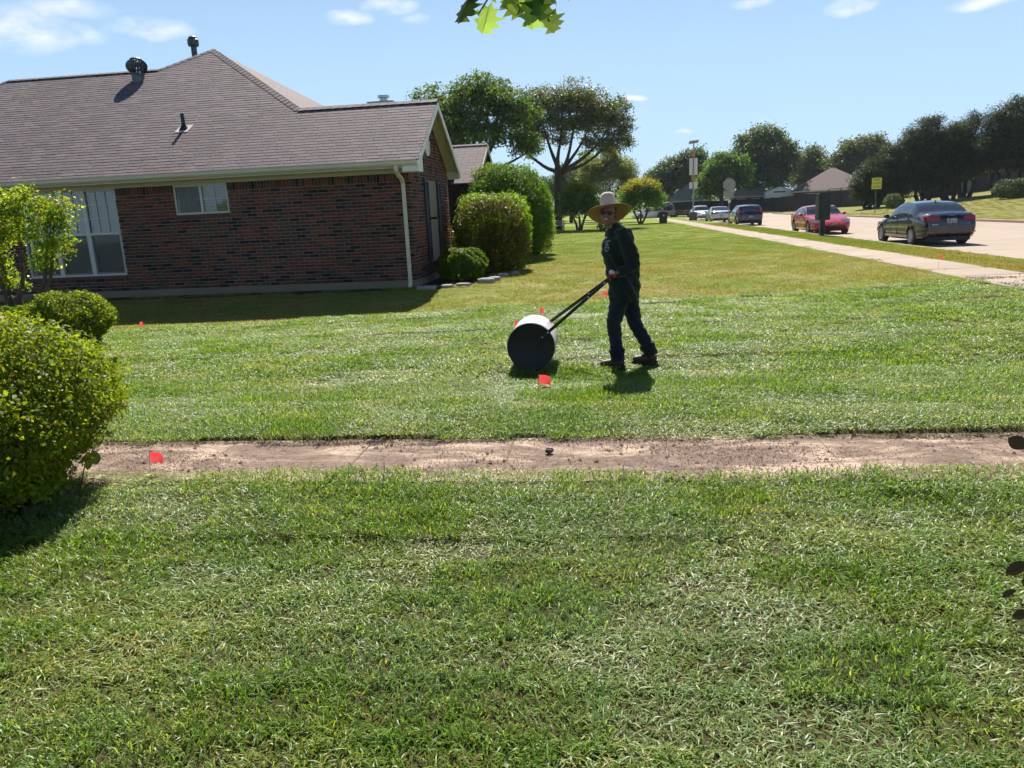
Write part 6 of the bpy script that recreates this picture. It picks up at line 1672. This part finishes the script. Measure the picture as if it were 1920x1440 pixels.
def letters(txt, size, loc, rot, mat, parent, name='lettering', ext=.002):
    cu = bpy.data.curves.new(name, 'FONT'); cu.body = txt; cu.size = size; cu.align_x = 'CENTER'; cu.align_y = 'CENTER'; cu.extrude = ext
    o = bpy.data.objects.new(name, cu); C.objects.link(o); dg = bpy.context.evaluated_depsgraph_get()
    me = bpy.data.meshes.new_from_object(o.evaluated_get(dg)); bpy.data.objects.remove(o); bpy.data.curves.remove(cu)
    me.materials.clear(); me.materials.append(mat)
    return link(name, me, parent, loc, rot)
M_ink = pbr('black_ink', (.01, .01, .01), .6, var=0)
for k, wd in enumerate(('END', 'SCHOOL', 'ZONE')): letters(wd, .24 if wd != 'SCHOOL' else .19, (0, -.036, 2.82-k*.29), (R(90), 0, 0), M_ink, sz)
bn = thing('waste_bin', 'small black bin with a pale mark at the edge of the far lawn', 'bin', (5.62, 67.5, 0))
MB().prism([(-.30, .05), (.30, .05), (.36, .95), (-.36, .95)], 'y', -.33, .33).build('bin_body', M_plastic, bn, bevel=.02)
MB().box(-.39, .39, -.38, .37, .96, 1.02).build('lid', M_plastic, bn, bevel=.02)
for sx in (1, -1): MB().lathe([(.02, -.03), (.11, -.03), (.11, .03), (.02, .03)], 14, Matrix.Translation((sx*.28, .3, .11)) @ Matrix.Rotation(R(90), 4, 'Y')).build('wheel', M_tyre, bn)
MB().lathe([(.09, 0), (.09, .004), (.05, .005)], 14, Matrix.Translation((0, -.335, .7)) @ Matrix.Rotation(R(90), 4, 'X')).build('emblem', pbr('pale_mark', (.35, .33, .22), .7), bn)
be = thing('garden_bench', 'small pale bench on the far lawn beside the garden tree', 'bench', (-3.1, 57.5, 0), R(-15))
for z, y in ((.45, 0), (.45, .14), (.62, .26), (.76, .29)): MB().box(-.6, .6, y-.05, y+.05, z-.02, z+.02).build('slat', pbr('pale_wood', (.4, .38, .33), .8), be)
for sx in (-.5, .5):
    MB().box(sx-.03, sx+.03, -.05, 0, -.02, .43).build('leg', MATS['pale_wood'], be); MB().box(sx-.03, sx+.03, .2, .26, -.02, .8).build('leg', MATS['pale_wood'], be)

# ------------------------------------------------------------------ houses and fences beyond the road
M_roofb = pbr('brown_far_roof', (.13, .095, .082), .9, var=.18, scale=1.5); M_roofg = pbr('grey_far_roof', (.20, .175, .15), .9, var=.18, scale=1.5)
M_wallb = pbr('far_brick_wall', (.16, .09, .065), .9, var=.25, scale=3); M_wallt = pbr('far_tan_wall', (.34, .29, .23), .9, var=.1, scale=2)
M_winf = pbr('far_window', (.06, .075, .085), .15, var=0)
def far_house(label, x, y, z, w, d, wall_h, rise, rz, roofm, wallm, ridge=.35, wins=((-.3, 1.1, .9), (.1, 1.1, .9))):
    t = thing('far_house', label, 'house', (x, y, z), rz, 'houses beyond the road')
    MB().box(-w/2, w/2, 0, d, -.6, wall_h).build('wall', wallm, t)
    o = .5; e = wall_h-.05; r = ridge*w/2
    V = [(-w/2-o, -o, e), (w/2+o, -o, e), (w/2+o, d+o, e), (-w/2-o, d+o, e), (-r, d/2, e+rise), (r, d/2, e+rise)]
    MB().add(V, [(0, 1, 5, 4), (1, 2, 5), (2, 3, 4, 5), (3, 0, 4), (3, 2, 1, 0)]).build('roof', roofm, t)
    MB().box(-w/2-o, w/2+o, -o-.03, -o, e-.16, e-.004).build('fascia', M_trim, t)
    for fx_, sw_, sh_ in wins:
        wn = MB().box(fx_*w-.06-sw_/2, fx_*w+.06+sw_/2, -.05, -.004, .9, 1.02+sh_).build('window', M_white, t)
        MB().box(fx_*w-sw_/2, fx_*w+sw_/2, -.06, -.052, .96, .96+sh_).build('pane', M_winf, wn)
    return t
far_house('house with a large brown hip roof right of the white shed', 32.8, 112, .3, 10.4, 10, 2.3, 3.1, R(-12), M_roofb, M_wallb, .06)
far_house('house with a grey brown roof behind the solar sign post', 14.3, 118, -.1, 5.4, 6, 2.2, 2.5, R(8), M_roofg, M_wallt, .1)
far_house('house with a grey brown roof under the large rounded tree', 22.6, 117, 0, 5, 5, 2.3, 1.9, R(-6), M_roofg, M_wallb, .3)
far_house('house with a pale roof glimpsed between the cedar trunks', 46, 104, 1.7, 9, 8, 2.1, 2.2, R(-25), M_roofg, M_wallt, .5)
far_house('house with a light roof at the right edge behind the cedars', 57, 108, 2.2, 10, 8, 2.3, 2.6, R(-25), M_roofg, M_wallt, .5)
shd = thing('white_shed', 'white gabled shed behind the black fence left of the brown hip roof', 'shed', (26.0, 114.5, .1), R(-6))
MB().prism([(-1.95, 0), (1.95, 0), (1.95, 2.6), (0, 3.25), (-1.95, 2.6)], 'y', 0, 3).build('wall', M_white, shd)
MB().add([(-2.1, -.1, 2.6), (0, -.1, 3.32), (2.1, -.1, 2.6), (-2.1, 3.1, 2.6), (0, 3.1, 3.32), (2.1, 3.1, 2.6)], [(0, 1, 4, 3), (1, 2, 5, 4)]).build('roof', M_roofg, shd, fixn=False)
MB().box(-.8, .8, -.03, -.004, 2.45, 2.62).build('vent', M_plastic, shd)
nh = thing('neighbour_house', 'corner of a neighbouring house with a reddish roof seen past the oak trunk', 'house', (-10.6, 76, 0))
MB().box(-4, 4, 0, 9, 0, 2.5).build('wall', M_wallt, nh)
MB().add([(-4.5, -.6, 2.45), (4.5, -.6, 2.45), (4.5, 4.5, 5.0), (-4.5, 4.5, 5.0), (4.5, 9.6, 2.45), (-4.5, 9.6, 2.45)], [(0, 1, 2, 3), (3, 2, 4, 5)]).build('roof', pbr('red_far_roof', (.26, .13, .10), .9, var=.2, scale=2), nh, fixn=False)
MB().prism([(-.6, 2.35), (4.5, 4.9), (9.6, 2.35), (9.6, 2.2), (4.5, 4.7), (-.6, 2.2)], 'x', 4.5, 4.55).build('rake_board', M_trim, nh)
MB().prism([(0, 2.5), (9, 2.5), (4.5, 4.75)], 'x', 3.9, 4.0).build('gable', M_wallb, nh)
# black panel fence on the bank: panels between posts, a rail along the top
M_fence = pbr('black_fence', (.006, .006, .007), .8, var=.3, scale=4)
def fence(label, pts, h, mat, name='panel_fence', rails=()):
    t = thing(name, label, 'fence', (0, 0, 0)); n_tot = 0
    for (a, b_) in zip(pts[:-1], pts[1:]):
        a, b_ = np.array(a, float), np.array(b_, float); L = np.linalg.norm(b_-a); n = max(1, int(L/2.45)); d = (b_-a)/n
        ang = math.atan2(d[1], d[0]); pl_ = np.linalg.norm(d)
        pm = MB().box(.06, pl_-.06, -.02, .02, -.12, h-.05).mesh('panel', mat); qm = MB().box(-.055, .055, -.05, .05, -.3, h+.05).mesh('post', mat)
        for k in range(n):
            p = a+d*k; z = gzf(p[0]+d[0]/2, p[1]+d[1]/2)
            link('panel', pm, t, (p[0], p[1], z), (0, -math.atan2(gzf(*(p+d))-gzf(*p), pl_), ang)); link('post', qm, t, (p[0], p[1], gzf(*p)), (0, 0, ang))
            if rails and rails[0] < n_tot < rails[1]:
                MB().box(.06, pl_-.06, -.03, .03, h+.28, h+.34).build('rail', mat, t, (p[0], p[1], z), (0, 0, ang))
                MB().box(-.04, .04, -.04, .04, h, h+.34).build('rail_post', mat, t, (p[0], p[1], z), (0, 0, ang))
            n_tot += 1
    return t
fence('long black panel fence climbing the grass bank behind the parked cars', [(7.5, 111.5), (21.5, 112), (26, 100), (30.3, 82.5)], 1.85, M_fence, rails=(11, 18))
M_wallr = pbr('dark_brick_fence', (.05, .032, .030), .9, var=.3, scale=5)
fence('dark brick garden wall behind the cedar trunks', [(35, 88), (58, 94)], 1.9, M_wallr, 'garden_wall')
gt = thing('wooden_gate', 'weathered grey wooden gate in the wall behind the cedars', 'gate', (39.3, 89.0, gzf(39.3, 89.0)), R(14))
for k in range(8): MB().box(k*.19, k*.19+.175, -.03, 0, .02, 1.75).build('board', pbr('grey_boards', (.20, .20, .19), .9, var=.25, scale=3), gt)
MB().box(0, 1.5, .002, .04, .35, .45).box(0, 1.5, .002, .04, 1.35, 1.45).build('brace', MATS['grey_boards'], gt)
# ------------------------------------------------------------------ thin summer haze
hz_m = bpy.data.materials.new('haze_air'); hz_m.use_nodes = True
hn = hz_m.node_tree
hn.nodes.remove(hn.nodes['Principled BSDF'])
pvn = hn.nodes.new('ShaderNodeVolumePrincipled'); pvn.inputs['Density'].default_value = .00016; pvn.inputs['Color'].default_value = (.80, .88, 1.0, 1); pvn.inputs['Anisotropy'].default_value = .2
hn.links.new(pvn.outputs[0], hn.nodes['Material Output'].inputs['Volume'])
hzo = MB().box(-700, 700, -120, 1700, -2, 16).build('haze', hz_m); tag(hzo, 'thin pale haze over the whole street', 'haze', kind='stuff')
